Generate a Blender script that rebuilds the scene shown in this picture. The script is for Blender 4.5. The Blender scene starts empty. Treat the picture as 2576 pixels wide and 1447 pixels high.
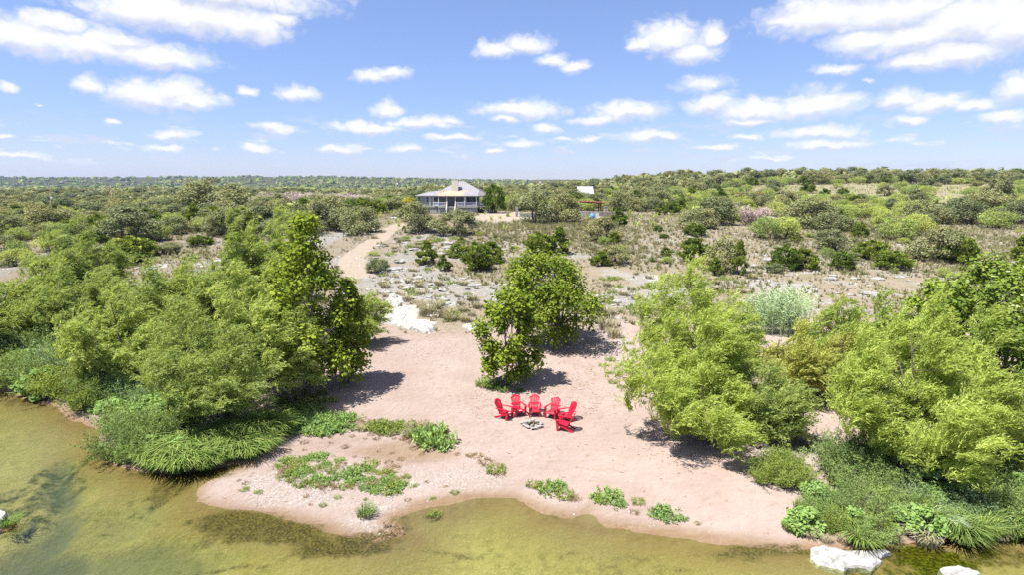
import bpy, bmesh, math, random
import numpy as np
from mathutils import Vector, Matrix

R = math.radians
SC = bpy.context.scene
COL = SC.collection

# ------------------------------------------------------------------ camera
F = 1504.0                      # focal length, in pixels of a 2576 x 1447 view of the photograph
CX, CY = 1288.0, 723.5
PITCH = R(9.9)
CAMZ = 12.85
cam_d = bpy.data.cameras.new('camera')
cam_d.sensor_width = 36.0
cam_d.lens = 36.0 * F / 2576.0
cam_d.clip_start, cam_d.clip_end = 0.1, 20000
cam = bpy.data.objects.new('camera', cam_d)
cam.location = (0, 0, CAMZ)
cam.rotation_euler = (R(90) - PITCH, 0, 0)
COL.objects.link(cam)
SC.camera = cam


def ray(vx, vy):
    a, b = (vx - CX) / F, -(vy - CY) / F
    d = np.array([a, math.cos(PITCH) + b * math.sin(PITCH), -math.sin(PITCH) + b * math.cos(PITCH)])
    return d


# ------------------------------------------------------------------ node helper
def node(nt, typ, ins=None, **props):
    n = nt.nodes.new(typ)
    for k, v in props.items():
        setattr(n, k, v)
    for k, v in (ins or {}).items():
        s = n.inputs[k]
        if isinstance(v, bpy.types.NodeSocket):
            nt.links.new(v, s)
        elif isinstance(v, bpy.types.Node):
            nt.links.new(v.outputs[0], s)
        else:
            s.default_value = v
    return n


def mth(nt, op, a, b=0.0, c=None, clamp=False):
    ins = {0: a, 1: b}
    if c is not None:
        ins[2] = c
    return node(nt, 'ShaderNodeMath', ins, operation=op, use_clamp=clamp).outputs[0]


def vmth(nt, op, a, b=None):
    ins = {0: a}
    if b is not None:
        ins[1] = b
    n = node(nt, 'ShaderNodeVectorMath', ins, operation=op)
    return n.outputs['Value'] if op in ('LENGTH', 'DOT_PRODUCT') else n.outputs[0]


def mixc(nt, f, a, b, blend='MIX'):
    n = nt.nodes.new('ShaderNodeMix')
    n.data_type = 'RGBA'
    n.blend_type = blend
    for idx, v in ((0, f), (6, a), (7, b)):
        s = n.inputs[idx]
        if isinstance(v, bpy.types.NodeSocket):
            nt.links.new(v, s)
        elif idx == 0:
            s.default_value = v
        else:
            s.default_value = (*v[:3], 1)
    return n.outputs[2]


def step(nt, v, lo, hi):
    n = node(nt, 'ShaderNodeMapRange', {0: v, 1: lo, 2: hi, 3: 0.0, 4: 1.0}, interpolation_type='SMOOTHSTEP')
    return n.outputs[0]


# ------------------------------------------------------------------ world: sky and cumulus
SUN_EL, SUN_AZ = R(66), R(-119)          # azimuth measured from +Y towards +X: the sun stands to the left
sun_dir = Vector((math.sin(SUN_AZ) * math.cos(SUN_EL), math.cos(SUN_AZ) * math.cos(SUN_EL), math.sin(SUN_EL)))
W = bpy.data.worlds.new('World')
SC.world = W
W.use_nodes = True
wt = W.node_tree
wt.nodes.clear()
sky = node(wt, 'ShaderNodeTexSky', sky_type='NISHITA', sun_disc=False, sun_elevation=SUN_EL, sun_rotation=SUN_AZ,
           altitude=300, air_density=1.0, dust_density=0.25, ozone_density=3.0)
SKY_STRENGTH = 0.064
CLOUDS = [  # centre x, y, half width, half height (in the view), strength
    (70, 92, 170, 50, 1), (230, 118, 180, 42, 1), (400, 142, 140, 32, 1), (130, 62, 120, 26, 1), (300, 100, 90, 30, 1),
    (380, 25, 180, 55, 1), (520, 48, 170, 52, 1), (625, 65, 105, 48, 1), (705, 48, 48, 24, .9), (560, -20, 260, 55, 1),
    (360, 236, 105, 40, 1), (470, 252, 100, 26, 1), (225, 220, 40, 26, .85), (440, 232, 90, 34, 1),
    (750, 232, 60, 20, .9), (622, 232, 28, 11, .7), (930, 192, 45, 20, .9), (985, 184, 46, 16, .9),
    (1245, 128, 58, 22, .95), (1325, 112, 58, 26, .95), (1390, 152, 42, 20, .95), (1445, 165, 40, 17, .9),
    (1680, 95, 82, 45, 1), (1745, 130, 72, 36, 1), (1790, 92, 32, 34, .95), (1620, 110, 40, 20, 1),
    (2060, 40, 150, 55, 1), (2250, 20, 240, 70, 1), (2430, 50, 230, 80, 1), (2300, 95, 220, 55, 1), (2420, 135, 170, 34, 1),
    (2180, 100, 120, 40, 1), (2100, 178, 62, 14, .85), (2560, 60, 150, 90, 1), (2330, 155, 130, 24, .95),
    (2290, -60, 330, 70, 1),
    (1790, 262, 68, 24, 1), (1900, 275, 120, 28, 1), (2050, 265, 125, 34, 1), (1890, 300, 70, 12, .9), (1770, 212, 62, 24, .55),
    (2260, 250, 70, 26, 1), (2350, 258, 85, 26, 1), (2450, 268, 70, 18, .9), (2560, 225, 70, 44, .95), (2530, 297, 62, 18, .9),
    (1310, 276, 112, 26, 1), (1270, 302, 40, 10, .8), (1580, 284, 95, 28, 1), (1500, 300, 60, 14, .9),
    (930, 322, 100, 16, .95), (1060, 306, 95, 16, .85), (975, 276, 38, 18, .95), (1130, 300, 40, 10, .7),
    (695, 320, 62, 12, .8), (430, 345, 48, 13, .85), (2050, 332, 112, 16, .95), (2080, 360, 98, 12, .9), (1635, 344, 80, 15, .95),
    (1370, 322, 36, 14, .9), (1140, 348, 62, 10, .8), (2295, 298, 44, 12, .85), (850, 375, 42, 11, .85), (1020, 377, 42, 11, .85),
    (645, 372, 34, 13, .8), (415, 378, 52, 10, .8), (18, 340, 26, 9, .9), (95, 265, 8, 4, .5), (290, 310, 26, 9, .8),
    (1310, 362, 44, 12, .8), (1243, 384, 24, 9, .8), (1490, 348, 34, 9, .7), (1800, 372, 50, 9, .8), (1415, 350, 30, 6, .5),
    (50, 393, 70, 8, .7), (15, 214, 24, 14, .6), (1880, 345, 40, 9, .7), (1950, 395, 36, 8, .7), (2180, 200, 20, 5, .3),
]


def azel(vx, vy):
    d = ray(vx, vy)
    return math.atan2(d[0], d[1]), math.asin(d[2] / np.linalg.norm(d))


tc = node(wt, 'ShaderNodeTexCoord')
gen = tc.outputs['Generated']
sep = node(wt, 'ShaderNodeSeparateXYZ', {0: gen})
az = mth(wt, 'ARCTAN2', sep.outputs[0], sep.outputs[1])
el = mth(wt, 'ARCSINE', sep.outputs[2])
uv = node(wt, 'ShaderNodeCombineXYZ', {0: az, 1: el, 2: 0.0}).outputs[0]
# noise that stretches sideways towards the horizon, as layers of cumulus do
wn1 = node(wt, 'ShaderNodeTexNoise', {'Vector': vmth(wt, 'MULTIPLY', uv, (15, 22, 1)), 'Scale': 1.0, 'Detail': 7.0, 'Roughness': 0.60})
warp = vmth(wt, 'MULTIPLY', vmth(wt, 'SUBTRACT', wn1.outputs['Color'], (0.5, 0.5, 0.5)), (0.040, 0.036, 0))
uvw = vmth(wt, 'ADD', uv, warp)
sepw = node(wt, 'ShaderNodeSeparateXYZ', {0: uvw})
azv = node(wt, 'ShaderNodeCombineXYZ', {0: sepw.outputs[0], 1: sepw.outputs[0], 2: sepw.outputs[0]}).outputs[0]
elv = node(wt, 'ShaderNodeCombineXYZ', {0: sepw.outputs[1], 1: sepw.outputs[1], 2: sepw.outputs[1]}).outputs[0]


def vma(a, b, c):
    return node(wt, 'ShaderNodeVectorMath', {0: a, 1: b, 2: c}, operation='MULTIPLY_ADD').outputs[0]


dacc = sacc = None
while len(CLOUDS) % 3:
    CLOUDS.append(CLOUDS[0])
for g0 in range(0, len(CLOUDS), 3):         # three clouds at a time, one in each component
    SX, TX, SY, TY, K = [], [], [], [], []
    for (cx, cy, rx, ry, st) in CLOUDS[g0:g0 + 3]:
        a0, e0 = azel(cx, cy)
        sx, sy = 1 / abs(azel(cx + rx, cy)[0] - a0), 1 / abs(azel(cx, cy - ry * 1.12)[1] - e0)
        SX.append(sx), TX.append(-a0 * sx), SY.append(sy), TY.append(-e0 * sy), K.append((1 - st) ** 2)
    A, E = azv, elv
    if dacc is not None:                    # evaluated one after the other
        A = vma(sacc, (1e-9, 1e-9, 1e-9), azv)
        E = vma(sacc, (1e-9, 1e-9, 1e-9), elv)
    X = vma(A, SX, TX)
    Y = vma(E, SY, TY)
    X2 = vma(X, X, K)
    Yb = vmth(wt, 'MAXIMUM', Y, vmth(wt, 'MULTIPLY', Y, (-1.2, -1.2, -1.2)))
    D2 = vma(Yb, Yb, X2)
    Yu = vmth(wt, 'ADD', Y, (.45, .45, .45))
    S2 = vma(Yu, Yu, X2)
    dacc = D2 if dacc is None else vmth(wt, 'MINIMUM', dacc, D2)
    sacc = S2 if sacc is None else vmth(wt, 'MINIMUM', sacc, S2)


def least(v):
    q = node(wt, 'ShaderNodeSeparateXYZ', {0: v})
    return mth(wt, 'SQRT', mth(wt, 'MINIMUM', q.outputs[0], mth(wt, 'MINIMUM', q.outputs[1], q.outputs[2])))


dmin, smin = least(dacc), least(sacc)
fine = node(wt, 'ShaderNodeTexNoise', {'Vector': vmth(wt, 'MULTIPLY', uvw, (46, 62, 1)), 'Scale': 1.0, 'Detail': 5.0, 'Roughness': 0.6}).outputs[0]
bn = node(wt, 'ShaderNodeTexNoise', {'Vector': vmth(wt, 'MULTIPLY', uvw, (34, 46, 1)), 'Scale': 1.0, 'Detail': 2.0, 'Roughness': 0.5}).outputs[0]
bill = mth(wt, 'MULTIPLY', mth(wt, 'ABSOLUTE', mth(wt, 'SUBTRACT', bn, 0.5)), 2.0)
dn = mth(wt, 'ADD', mth(wt, 'ADD', dmin, mth(wt, 'MULTIPLY', mth(wt, 'SUBTRACT', 0.2, bill), 0.85)), mth(wt, 'MULTIPLY', mth(wt, 'SUBTRACT', fine, 0.5), 0.5))
cover = node(wt, 'ShaderNodeMapRange', {0: dn, 1: 1.46, 2: 0.42, 3: 0.0, 4: 1.0}, interpolation_type='SMOOTHSTEP').outputs[0]
# scattered small cumulus of the same layer, low over the horizon and round the rest of the sky
zc = mth(wt, 'MAXIMUM', sep.outputs[2], 0.012)
lay = node(wt, 'ShaderNodeCombineXYZ', {0: mth(wt, 'DIVIDE', sep.outputs[0], zc), 1: mth(wt, 'DIVIDE', sep.outputs[1], zc), 2: 0.0}).outputs[0]
ln = node(wt, 'ShaderNodeTexNoise', {'Vector': lay, 'Scale': 0.6, 'Detail': 5.0, 'Roughness': 0.55}).outputs[0]
ln2 = node(wt, 'ShaderNodeTexNoise', {'Vector': vmth(wt, 'MULTIPLY', uv, (17, 62, 1)), 'Scale': 1.0, 'Detail': 4.0, 'Roughness': 0.6}).outputs[0]
lowm = node(wt, 'ShaderNodeMapRange', {0: sep.outputs[2], 1: 0.115, 2: 0.05, 3: 0.0, 4: 1.0}, interpolation_type='SMOOTHSTEP').outputs[0]
away = step(wt, mth(wt, 'ABSOLUTE', az), 0.80, 1.0)
cover2 = mth(wt, 'MAXIMUM', mth(wt, 'MULTIPLY', mth(wt, 'MULTIPLY', step(wt, ln, 0.50, 0.62), away), 0.9),
             mth(wt, 'MULTIPLY', mth(wt, 'MULTIPLY', step(wt, ln2, 0.51, 0.64), lowm), 0.66))
cov = mth(wt, 'MAXIMUM', cover, cover2)
shade = step(wt, mth(wt, 'ADD', mth(wt, 'SUBTRACT', smin, dmin), mth(wt, 'MULTIPLY', mth(wt, 'SUBTRACT', fine, 0.5), 0.9)), -0.62, 0.22)
k = 1.0 / SKY_STRENGTH
ccol = mixc(wt, shade, (0.315 * k, 0.33 * k, 0.385 * k), (0.44 * k, 0.44 * k, 0.445 * k))
lowsky = node(wt, 'ShaderNodeMapRange', {0: el, 1: 0.30, 2: 0.0, 3: 0.0, 4: 1.0}, interpolation_type='SMOOTHSTEP').outputs[0]
skycol = mixc(wt, 1.0, sky.outputs[0], mixc(wt, lowsky, (1.07, 1.01, 1.18), (.79, .79, 1.05)), 'MULTIPLY')
allc = mixc(wt, mth(wt, 'MULTIPLY', cov, 0.96), skycol, ccol)
bg = node(wt, 'ShaderNodeBackground', {'Color': allc, 'Strength': SKY_STRENGTH})
wo = node(wt, 'ShaderNodeOutputWorld', {0: bg.outputs[0]})
W.cycles.sampling_method = 'MANUAL'
W.cycles.sample_map_resolution = 512

# ------------------------------------------------------------------ sun
sd_ = bpy.data.lights.new('sun', 'SUN')
sd_.energy = 5.0
sd_.angle = R(0.53)
sd_.color = (1.0, 0.955, 0.88)
sun = bpy.data.objects.new('sun', sd_)
sun.rotation_euler = sun_dir.to_track_quat('Z', 'Y').to_euler()
sun.location = (-40, 20, 60)
COL.objects.link(sun)

# ------------------------------------------------------------------ colour management and sampling
SC.view_settings.view_transform = 'Standard'
SC.view_settings.look = 'None'
SC.view_settings.gamma = 1.0
SC.view_settings.exposure = 1.25
SC.render.engine = 'CYCLES'
SC.cycles.max_bounces = 6
SC.cycles.diffuse_bounces = 5
SC.cycles.glossy_bounces = 2
SC.cycles.transmission_bounces = 5
SC.cycles.transparent_max_bounces = 8
SC.cycles.caustics_reflective = False
SC.cycles.caustics_refractive = False
SC.cycles.use_denoising = False
SC.cycles.denoiser = 'OPENIMAGEDENOISE'
SC.cycles.denoising_prefilter = 'ACCURATE'
SC.cycles.sample_clamp_indirect = 3.0
SC.cycles.sample_clamp_direct = 2.0


# ------------------------------------------------------------------ object and mesh helpers
def tag(o, label=None, cat=None, group=None, kind=None):
    for k_, v in (('label', label), ('category', cat), ('group', group), ('kind', kind)):
        if v:
            o[k_] = v
    return o


def obj(name, data, parent=None, loc=None, rotz=None):
    o = bpy.data.objects.new(name, data)
    COL.objects.link(o)
    if parent:
        o.parent = parent
    if loc is not None:
        o.location = loc
    if rotz is not None:
        o.rotation_euler = (0, 0, rotz)
    return o


class MB:
    """collects vertices and faces into one mesh"""
    def __init__(self):
        self.v, self.f, self.m, self.r, self.n = [], [], [], [], 0

    def add(self, v, f, mat=0, rnd=None):
        v = np.asarray(v, float).reshape(-1, 3)
        f = np.asarray(f, int)
        if len(f) == 0:
            return
        self.v.append(v)
        self.f.append(f + self.n)
        self.m.append(np.full(len(f), mat, int))
        self.r.append(np.full(len(f), 0.5) if rnd is None else np.broadcast_to(np.asarray(rnd, float), (len(f),)).copy())
        self.n += len(v)

    def box(self, x0, x1, y0, y1, z0, z1, mat=0):
        v = [(x, y, z) for z in (z0, z1) for y in (y0, y1) for x in (x0, x1)]
        f = [(0, 2, 3, 1), (4, 5, 7, 6), (0, 1, 5, 4), (2, 6, 7, 3), (0, 4, 6, 2), (1, 3, 7, 5)]
        self.add(v, f, mat)

    def bar(self, p, q, w, h, mat=0, up=(0, 0, 1)):
        p, q = Vector(p), Vector(q)
        d = (q - p).normalized()
        u = Vector(up)
        s = d.cross(u)
        if s.length < 1e-4:
            s = d.cross(Vector((0, 1, 0)))
        s.normalize()
        u = s.cross(d)
        v = [e + s * (a * w / 2) + u * (b * h / 2) for e in (p, q) for a, b in ((-1, -1), (1, -1), (1, 1), (-1, 1))]
        f = [(0, 3, 2, 1), (4, 5, 6, 7), (0, 1, 5, 4), (1, 2, 6, 5), (2, 3, 7, 6), (3, 0, 4, 7)]
        self.add([tuple(x) for x in v], f, mat)

    def tube(self, pts, rad, sides=6, mat=0, cap=True):
        pts = np.asarray(pts, float)
        n = len(pts)
        rad = np.broadcast_to(np.asarray(rad, float), (n,))
        t = np.gradient(pts, axis=0)
        t /= np.linalg.norm(t, axis=1, keepdims=True) + 1e-9
        ref = np.array([0.0, 0, 1]) if abs(t[0][2]) < 0.8 else np.array([1.0, 0, 0])
        s = np.cross(t, ref)
        s /= np.linalg.norm(s, axis=1, keepdims=True) + 1e-9
        u = np.cross(s, t)
        a = np.arange(sides) * 2 * math.pi / sides
        v = pts[:, None] + rad[:, None, None] * (np.cos(a)[None, :, None] * s[:, None] + np.sin(a)[None, :, None] * u[:, None])
        idx = np.arange(n * sides).reshape(n, sides)
        q = np.stack([idx[:-1], np.roll(idx[:-1], -1, 1), np.roll(idx[1:], -1, 1), idx[1:]], -1).reshape(-1, 4)
        self.add(v, q, mat)
        if cap and sides > 2:
            self.f.append((idx[-1][None, :] + self.n - n * sides))
            self.m.append(np.array([mat]))
            self.r.append(np.array([0.5]))

    def mesh(self, name, mats, smooth=False):
        me = bpy.data.meshes.new(name)
        if self.n == 0:
            return me
        v = np.concatenate(self.v)
        me.vertices.add(len(v))
        me.vertices.foreach_set('co', v.ravel())
        sizes = np.concatenate([np.full(len(f), f.shape[1], int) for f in self.f])
        loops = np.concatenate([f.ravel() for f in self.f])
        me.loops.add(len(loops))
        me.loops.foreach_set('vertex_index', loops)
        me.polygons.add(len(sizes))
        me.polygons.foreach_set('loop_start', np.concatenate([[0], np.cumsum(sizes)[:-1]]))
        me.polygons.foreach_set('material_index', np.concatenate(self.m))
        me.polygons.foreach_set('use_smooth', np.full(len(sizes), bool(smooth)))
        at = me.attributes.new('rnd', 'FLOAT', 'FACE')
        at.data.foreach_set('value', np.concatenate(self.r))
        for m in (mats if isinstance(mats, (list, tuple)) else [mats]):
            me.materials.append(m)
        me.update(calc_edges=True)
        return me


def leaves(mb, c, d, nrm, L, Wd, rnd, mat=0, shape=4):
    """flat leaves: centre c, long axis d, facing nrm; 4 = lance, 6 = broad"""
    d = d / (np.linalg.norm(d, axis=1, keepdims=True) + 1e-9)
    s = np.cross(d, nrm)
    s /= np.linalg.norm(s, axis=1, keepdims=True) + 1e-9
    L = np.broadcast_to(L, (len(c),))[:, None]
    Wd = np.broadcast_to(Wd, (len(c),))[:, None]
    if shape == 3:
        P = [(-.5, .42), (-.3, -.5), (.6, 0)]
    elif shape == 4:
        P = [(-.5, 0), (0.05, .5), (.5, 0), (0.05, -.5)]
    else:
        P = [(-.5, 0), (-.28, .48), (.12, .5), (.5, 0), (.12, -.5), (-.28, -.48)]
    v = np.stack([c + d * L * a + s * Wd * b for a, b in P], 1)
    n = len(P)
    f = np.arange(len(c) * n).reshape(-1, n)
    mb.add(v, f, mat, rnd)


def unit(rg, n):
    u = rg.normal(size=(n, 3))
    return u / np.linalg.norm(u, axis=1, keepdims=True)


# ------------------------------------------------------------------ terrain
def vnoise(x, y, seed=0):
    xi, yi = np.floor(x), np.floor(y)
    fx, fy = x - xi, y - yi
    fx, fy = fx * fx * (3 - 2 * fx), fy * fy * (3 - 2 * fy)

    def h(a, b):
        v = np.sin(a * 127.1 + b * 311.7 + seed * 74.7) * 43758.5453
        return v - np.floor(v)
    return (h(xi, yi) * (1 - fx) + h(xi + 1, yi) * fx) * (1 - fy) + (h(xi, yi + 1) * (1 - fx) + h(xi + 1, yi + 1) * fx) * fy


def fbm(x, y, seed=0, oct=4):
    a, s, t = 0.5, 0.0, 0.0
    for i in range(oct):
        s = s + a * vnoise(x * 2 ** i + i * 17.3, y * 2 ** i - i * 9.1, seed + i)
        t += a
        a *= 0.5
    return s / t


def smooth(a, b, v):
    t = np.clip((v - a) / (b - a), 0, 1)
    return t * t * (3 - 2 * t)


SHORE_V = [(-700, 940), (-300, 965), (0, 985), (60, 1000), (130, 1020), (170, 1048), (240, 1085), (255, 1130), (285, 1172), (350, 1195),
           (440, 1198), (540, 1180), (640, 1158), (600, 1180), (520, 1206), (482, 1230), (488, 1262), (540, 1288), (690, 1298),
           (800, 1325), (870, 1352), (950, 1362), (1012, 1345), (985, 1308), (1060, 1274), (1180, 1254), (1290, 1258), (1370, 1290),
           (1480, 1318), (1600, 1335), (1750, 1354), (1900, 1374), (1985, 1386), (2060, 1380), (2200, 1388), (2300, 1375),
           (2450, 1362), (2600, 1358), (2900, 1340), (3400, 1300)]


def plane0(vx, vy, z=0.0):
    d = ray(vx, vy)
    t = (z - CAMZ) / d[2]
    return d[0] * t, d[1] * t


SHORE = np.array([plane0(*p) for p in SHORE_V])
SHORE = np.concatenate([SHORE, [(120, 30), (120, -14), (-120, -14), (-120, 40)]])


def shore_sd(x, y):
    """signed distance to the water polygon: positive on land"""
    x, y = np.asarray(x, float), np.asarray(y, float)
    d2 = np.full(x.shape, 1e9)
    ins = np.zeros(x.shape, bool)
    P = SHORE
    for i in range(len(P)):
        a, b = P[i], P[(i + 1) % len(P)]
        e = b - a
        t = np.clip(((x - a[0]) * e[0] + (y - a[1]) * e[1]) / (e @ e), 0, 1)
        d2 = np.minimum(d2, (x - a[0] - t * e[0]) ** 2 + (y - a[1] - t * e[1]) ** 2)
        if a[1] != b[1]:
            c = ((a[1] > y) != (b[1] > y)) & (x < (b[0] - a[0]) * (y - a[1]) / (b[1] - a[1]) + a[0])
            ins ^= c
    d = np.sqrt(d2)
    return np.where(ins, -d, d)


PY = [-60, 20, 30, 40, 48, 56, 66, 82, 105, 130, 155, 220, 400, 900, 1500, 6000]
PZ = [.4, .30, .46, .70, .95, 1.35, 1.95, 2.95, 4.35, 5.2, 5.5, 5.6, 5.8, 5.0, 4.5, 4.0]


def g2(x, y, cx, cy, rx, ry):
    return np.exp(-(((x - cx) / rx) ** 2 + ((y - cy) / ry) ** 2))


PUD = plane0(1040, 1140), plane0(1478, 1304)


def H(x, y):
    x, y = np.asarray(x, float), np.asarray(y, float)
    p = np.interp(y, PY, PZ)
    near = (y < 75) & (y > -60) & (np.abs(x) < 110)
    sd = np.full(x.shape, 50.0)
    if near.any():
        sd[near] = shore_sd(x[near], y[near])
    wob = (fbm(x / 2.2, y / 2.2, 3, 3) - .5) * 1.0
    s2 = sd + wob * np.exp(-np.abs(sd) / 3)
    land = p * (1 - np.exp(-np.maximum(s2, 0) * 0.22)) + 0.012
    depth = 0.62 * (1 - np.exp(np.minimum(s2, 0) * 0.28))
    # the low gravel bar and mud flat
    land = land * (1 - 0.62 * g2(x, y, *plane0(850, 1200), 5.5, 3.6))
    land = land - 0.11 * g2(x, y, *PUD[0], 1.7, .62) - 0.10 * g2(x, y, *PUD[1], .45, .42)
    # hillside on the right, lower plain on the left, far ridges
    hill = 7.6 * smooth(170, 430, y) * smooth(-20, 170, x) + 3.0 * smooth(120, 260, y) * smooth(30, 120, x)
    low = -2.1 * smooth(90, 170, y) * smooth(-28, -75, x)
    low = low - 0.5 * smooth(60, 110, y) * smooth(-30, -70, x)
    # beyond 600 m the land falls and far ridges rise
    far = 52 * smooth(1300, 2500, y) * (0.22 + 0.90 * fbm(x / 480 + 3, y / 1600, 11, 3)) * smooth(900, -700, x) * (1 - .0 * x)
    far = far - 5.0 * smooth(430, 800, y) * smooth(400, -100, x)
    und = (fbm(x / 26, y / 26, 5, 3) - .5) * (0.9 * smooth(46, 80, y) + 1.6 * smooth(150, 300, y))
    led = (fbm(x / 6.5, y / 3.2, 8, 4) - .5) * 0.62 * smooth(46, 58, y) * (1 - smooth(105, 150, y))
    smallr = (fbm(x / 1.6, y / 1.6, 21, 3) - .5) * 0.06 * smooth(.3, 3, sd)
    z = np.where(s2 > 0, land, -depth)
    # deep channel towards the lower left and a shallow ledge beside it
    return z + hill + low + far + und + led + smallr


_T = np.concatenate([np.linspace(8, 90, 500), np.linspace(90.3, 420, 700), np.linspace(421, 5000, 900)])


def ground(vx, vy):
    """where the sight line through (vx, vy) first meets the ground"""
    d = ray(vx, vy)
    d = d / math.hypot(d[0], d[1])
    X, Y, Z = d[0] * _T, d[1] * _T, CAMZ + d[2] * _T
    g = Z - H(X, Y)
    k_ = np.argmax(g < 0)
    if g[k_] >= 0:
        k_ = len(_T) - 1
    t0, t1 = _T[k_ - 1], _T[k_]
    f = g[k_ - 1] / (g[k_ - 1] - g[k_] + 1e-9)
    t = t0 + (t1 - t0) * f
    x, y = d[0] * t, d[1] * t
    return Vector((x, y, float(H(np.array([x]), np.array([y]))[0])))


def hz(x, y):
    return float(H(np.array([x], float), np.array([y], float))[0])


def mpp(p):
    """metres that one pixel of the view spans at point p"""
    return (p[1] * math.cos(PITCH) + (CAMZ - p[2]) * math.sin(PITCH)) / F


def project(p):
    x, y, z = p[0], p[1], p[2] - CAMZ
    dep = y * math.cos(PITCH) - z * math.sin(PITCH)
    up = y * math.sin(PITCH) + z * math.cos(PITCH)
    return CX + F * x / dep, CY - F * up / dep


def axis(lo, hi, c0, c1, h, g):
    mid = list(np.arange(c0, c1 + 1e-6, h))
    up, s = [], mid[-1]
    while s < hi:
        s += h + g * (s - mid[-1])
        up.append(s)
    dn, s = [], mid[0]
    while s > lo:
        s -= h + g * (mid[0] - s)
        dn.append(s)
    return np.array(dn[::-1] + mid + up)


gx = axis(-3400, 3400, -32, 32, .33, .037)
gy = axis(-60, 3300, 15, 60, .32, .032)
GX, GY = np.meshgrid(gx, gy)
GZ = H(GX, GY)


def blob(vx, vy, rxp, ryp, strength=1.0, rag=.6):
    """an irregular patch on the ground, given by its centre and half sizes in the view"""
    c = ground(vx, vy)
    s = mpp(c)
    ang = math.atan2(CAMZ - c[2], c[1])
    rx, ry = rxp * s, ryp * s / max(math.sin(ang), .03)
    r2 = ((GX - c[0]) / rx) ** 2 + ((GY - c[1]) / ry) ** 2
    nz = fbm(GX / (rx * .45 + .2), GY / (ry * .45 + .2), int(vx) % 50, 4) - .5
    return strength * smooth(1.25, .55, np.sqrt(r2) + nz * 2 * rag)


def polyline_mask(pts, widths, soft=.5):
    m = np.zeros(GX.shape)
    P = [ground(*p) for p in pts]
    for i in range(len(P) - 1):
        a, b = P[i], P[i + 1]
        ex, ey = b[0] - a[0], b[1] - a[1]
        t = np.clip(((GX - a[0]) * ex + (GY - a[1]) * ey) / (ex * ex + ey * ey), 0, 1)
        d = np.hypot(GX - a[0] - t * ex, GY - a[1] - t * ey)
        w = widths[i] + (widths[i + 1] - widths[i]) * t
        m = np.maximum(m, smooth(w + soft, w - soft, d + (fbm(GX / 1.5, GY / 1.5, 4, 3) - .5) * .8))
    return m


SD = np.full(GX.shape, 50.0)
nm = (GY < 75) & (GY > -60) & (np.abs(GX) < 110)
SD[nm] = shore_sd(GX[nm], GY[nm])
edge = 50 + (fbm(GX / 7, GY / 7, 31, 4) - .5) * 14
grass_m = smooth(edge - 3, edge + 4, GY)
grass_m = np.maximum(grass_m, smooth(-24, -30, GX) * smooth(40, 48, GY))
rock_m = smooth(.53, .62, fbm(GX / 5.2, GY / 3.0, 41, 5)) * smooth(47, 52, GY) * (1 - .75 * smooth(80, 120, GY)) * (1 - smooth(150, 190, GY))
rock_m *= .8 * np.clip(.55 + .45 * g2(GX, GY, -6, 62, 22, 24) + .25, 0, 1)
for b in [(1010, 720, 90, 34), (960, 700, 60, 26), (1110, 745, 70, 26), (1600, 748, 90, 20), (1680, 735, 70, 16), (1950, 720, 90, 14), (800, 600, 60, 14), (1080, 600, 60, 10), (60, 585, 40, 8)]:
    rock_m = np.maximum(rock_m, blob(*b, .9, .9))
white_m = np.maximum.reduce([blob(1005, 790, 62, 20, 1, .5), blob(1065, 815, 36, 9, 1, .4), blob(1000, 752, 30, 14, 1), blob(1180, 822, 22, 7),
                             blob(390, 672, 22, 7), blob(1660, 700, 40, 8), blob(1260, 545, 70, 6),
                             blob(1950, 548, 40, 4)])
road_m = polyline_mask([(905, 690), (882, 652), (918, 622), (958, 597), (1000, 568), (1045, 556)], [2.0, 1.55, 1.45, 1.4, 1.4, 1.5])
road_m = np.maximum(road_m, blob(1270, 543, 85, 11, 1, .3))
road_m = np.maximum(road_m, blob(1560, 690, 60, 10, .4))
gravel_m = np.maximum.reduce([blob(760, 1225, 190, 50, 1, .7), blob(960, 1300, 90, 40, 1), blob(1500, 1340, 260, 16, .8), blob(1560, 870, 90, 60, .8, .8), blob(1960, 1150, 90, 30, 1),
                              blob(1100, 880, 130, 40, .4), blob(1150, 1200, 130, 40, .7)])
brown_m = np.maximum.reduce([blob(600, 1312, 150, 26, 1, .5), blob(720, 1340, 170, 30, 1, .5), blob(860, 1375, 170, 26, 1, .5), blob(560, 1345, 90, 22, .75, .7), blob(425, 1240, 62, 40, .85, .5),
                             blob(470, 1193, 170, 14, .9), blob(1005, 1325, 34, 32, .6), blob(1180, 1400, 130, 14, .45), blob(1930, 1390, 170, 20, .85), blob(600, 1425, 110, 9, .7), blob(1095, 1300, 22, 12, .9),
                             blob(2240, 1430, 60, 20, .3), blob(260, 1140, 50, 40, .55), blob(2560, 1410, 120, 26, .8), blob(1500, 1420, 300, 24, .30, .9), blob(60, 1010, 70, 12, .7), blob(1400, 1300, 60, 10, .5)])
green_m = np.maximum.reduce([blob(2340, 1425, 140, 44, 1, .5), blob(60, 1260, 150, 120, .62, .9), blob(240, 1160, 90, 30, .4, .9), blob(330, 1300, 120, 60, .38, .9), blob(150, 1210, 14, 36, .9), blob(2480, 1400, 80, 24, .6), blob(2180, 1440, 80, 14, .7), blob(480, 1440, 40, 14, .6)])
deep_m = np.maximum.reduce([.85 * polyline_mask([(152, 1180), (150, 1225), (170, 1270), (165, 1320), (110, 1380), (40, 1425), (-40, 1470)], [.35, .45, .5, .55, .8, 1.2, 1.6], .5), .6 * polyline_mask([(20, 1300), (70, 1330), (60, 1370)], [.1, .2, .1], .3),
                            blob(180, 1330, 26, 60, .5, .3), blob(130, 1420, 110, 36, .9, .4), blob(360, 1420, 220, 50, .62, .3), blob(200, 1240, 70, 40, .15), blob(300, 1330, 120, 60, .3)])
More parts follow.
